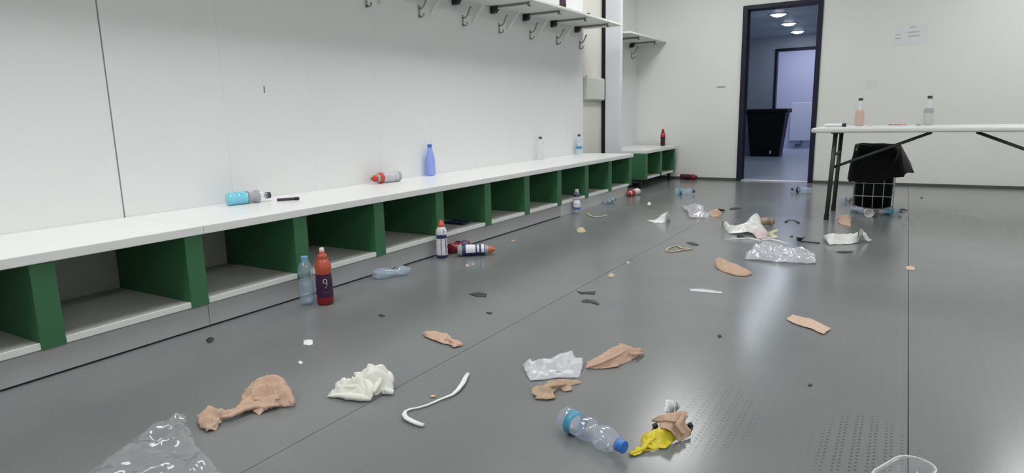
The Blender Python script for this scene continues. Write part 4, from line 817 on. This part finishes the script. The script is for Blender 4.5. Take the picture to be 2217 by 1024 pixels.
strip_thing('gauze_string', 'white twisted gauze strip curling like a hook in the foreground', 'gauze', [(-1.196,1.658),(-1.181,1.622),(-1.162,1.582),(-1.146,1.53),(-1.143,1.498),(-1.157,1.453),(-1.167,1.405),(-1.18,1.377),(-1.195,1.359),(-1.197,1.341),(-1.184,1.319),(-1.161,1.302),(-1.137,1.297),(-1.111,1.293),(-1.094,1.296)], [.007, .0085, .009, .0075, .006, .0045, .004, .004, .004, .005, .0075, .0085, .0085, .008, .007], 'tissue_white', .55,
            [.006, .008, .009, .008, .006, .005, .005, .005, .005, .006, .008, .009, .008, .008, .006])
RP = [(-1.237,3.891),(-1.243,3.964),(-1.234,4.006),(-1.213,4.04),(-1.181,4.002),(-1.167,3.975),(-1.137,3.975),(-1.107,3.989),(-1.121,3.95),(-1.148,3.924),(-1.164,3.88),(-1.193,3.848),(-1.22,3.853)]
tag(strip_thing('tape_loop', 'thin beige tape loop lying on the floor in the middle', 'tape', RP + RP[:1], .008, 'beige', .35, .004), None, None)
strip_thing('tape_strand', 'thin yellowish curved strand near the white kick board', 'strand', [(-2.329,5.088),(-2.271,5.003),(-2.222,4.95),(-2.174,4.938),(-2.141,4.976),(-2.134,5.061)], .009, 'greenish', .4, .005)
strip_thing('plastic_strip', 'narrow white plastic strip along the back of the long clear bag', 'strip', [(-0.98,4.325),(-0.941,4.327),(-0.876,4.311),(-0.806,4.266),(-0.733,4.194),(-0.688,4.215),(-0.629,4.201),(-0.56,4.152)], [.006, .010, .012, .012, .010, .012, .011, .007], 'bagwhite', .5, [.01, .02, .03, .045, .05, .06, .055, .05])
strip_thing('rubber_band', 'dark thin curved band on the bluish reflection before the doorway', 'band', [(-0.744,5.272),(-0.742,5.337),(-0.728,5.382),(-0.699,5.386),(-0.673,5.324),(-0.651,5.271)], [.009, .006, .004, .004, .006, .009], 'dark', .6, .006)
strip_thing('stick', 'thin dark stick beside the dark lump', 'stick', [(-0.54,4.518),(-0.49,4.511),(-0.422,4.503)], .004, 'dark', 1.0, .005)
t = thing('paper_cup', 'white crushed cup lying in front of the wire basket', 'cup', (-.205, 5.80, .032), rot=lie(heading((-.205, 5.80), (-.16, 5.60))))
obj('cup_wall', lathe([(-.085, .001), (-.085, .024), (-.083, .026), (0, .035), (.002, .036), (0, .0335), (-.08, .024), (-.08, .001)], 20, False, False, lambda p: Vector((p.x*(1-.12*math.sin(p.z*40)), p.y, p.z))), 'tissue_white', t, True)
# clear food tray in the lower right corner
t = thing('plastic_tray', 'clear plastic tray corner in the lower right foreground', 'tray', (0.055, 1.6, 0), rot=(0, 0, 1.124))
def rrect(hx, hy, c, z):
    o_ = []
    for sx, sy, a0 in ((1, 1, 0), (-1, 1, PI/2), (-1, -1, PI), (1, -1, 1.5*PI)):
        for k in range(5): o_.append((sx*(hx-c) + c*math.cos(a0+k*PI/8), sy*(hy-c) + c*math.sin(a0+k*PI/8), z))
    return o_
bm = bmesh.new()
lv = [rrect(.068, .024, .022, .001), rrect(.072, .027, .025, .004), rrect(.080, .034, .032, .036), rrect(.081, .035, .033, .038), rrect(.088, .042, .04, .038), rrect(.088, .042, .04, .033)]
rg_ = [[bm.verts.new(p) for p in l] for l in lv]
bm.faces.new(rg_[0][::-1])
for A, B in zip(rg_, rg_[1:]):
    for k in range(20): bm.faces.new((A[k], A[(k+1) % 20], B[(k+1) % 20], B[k]))
obj('tray_shell', bm, 'bagfilm', t, True)
obj('rim_bead', tube(bmesh.new(), [Vector(p) for p in rrect(.088, .042, .04, .037)] + [Vector(rrect(.088, .042, .04, .037)[0])], .0022, 6), 'bagwhite', t, True)
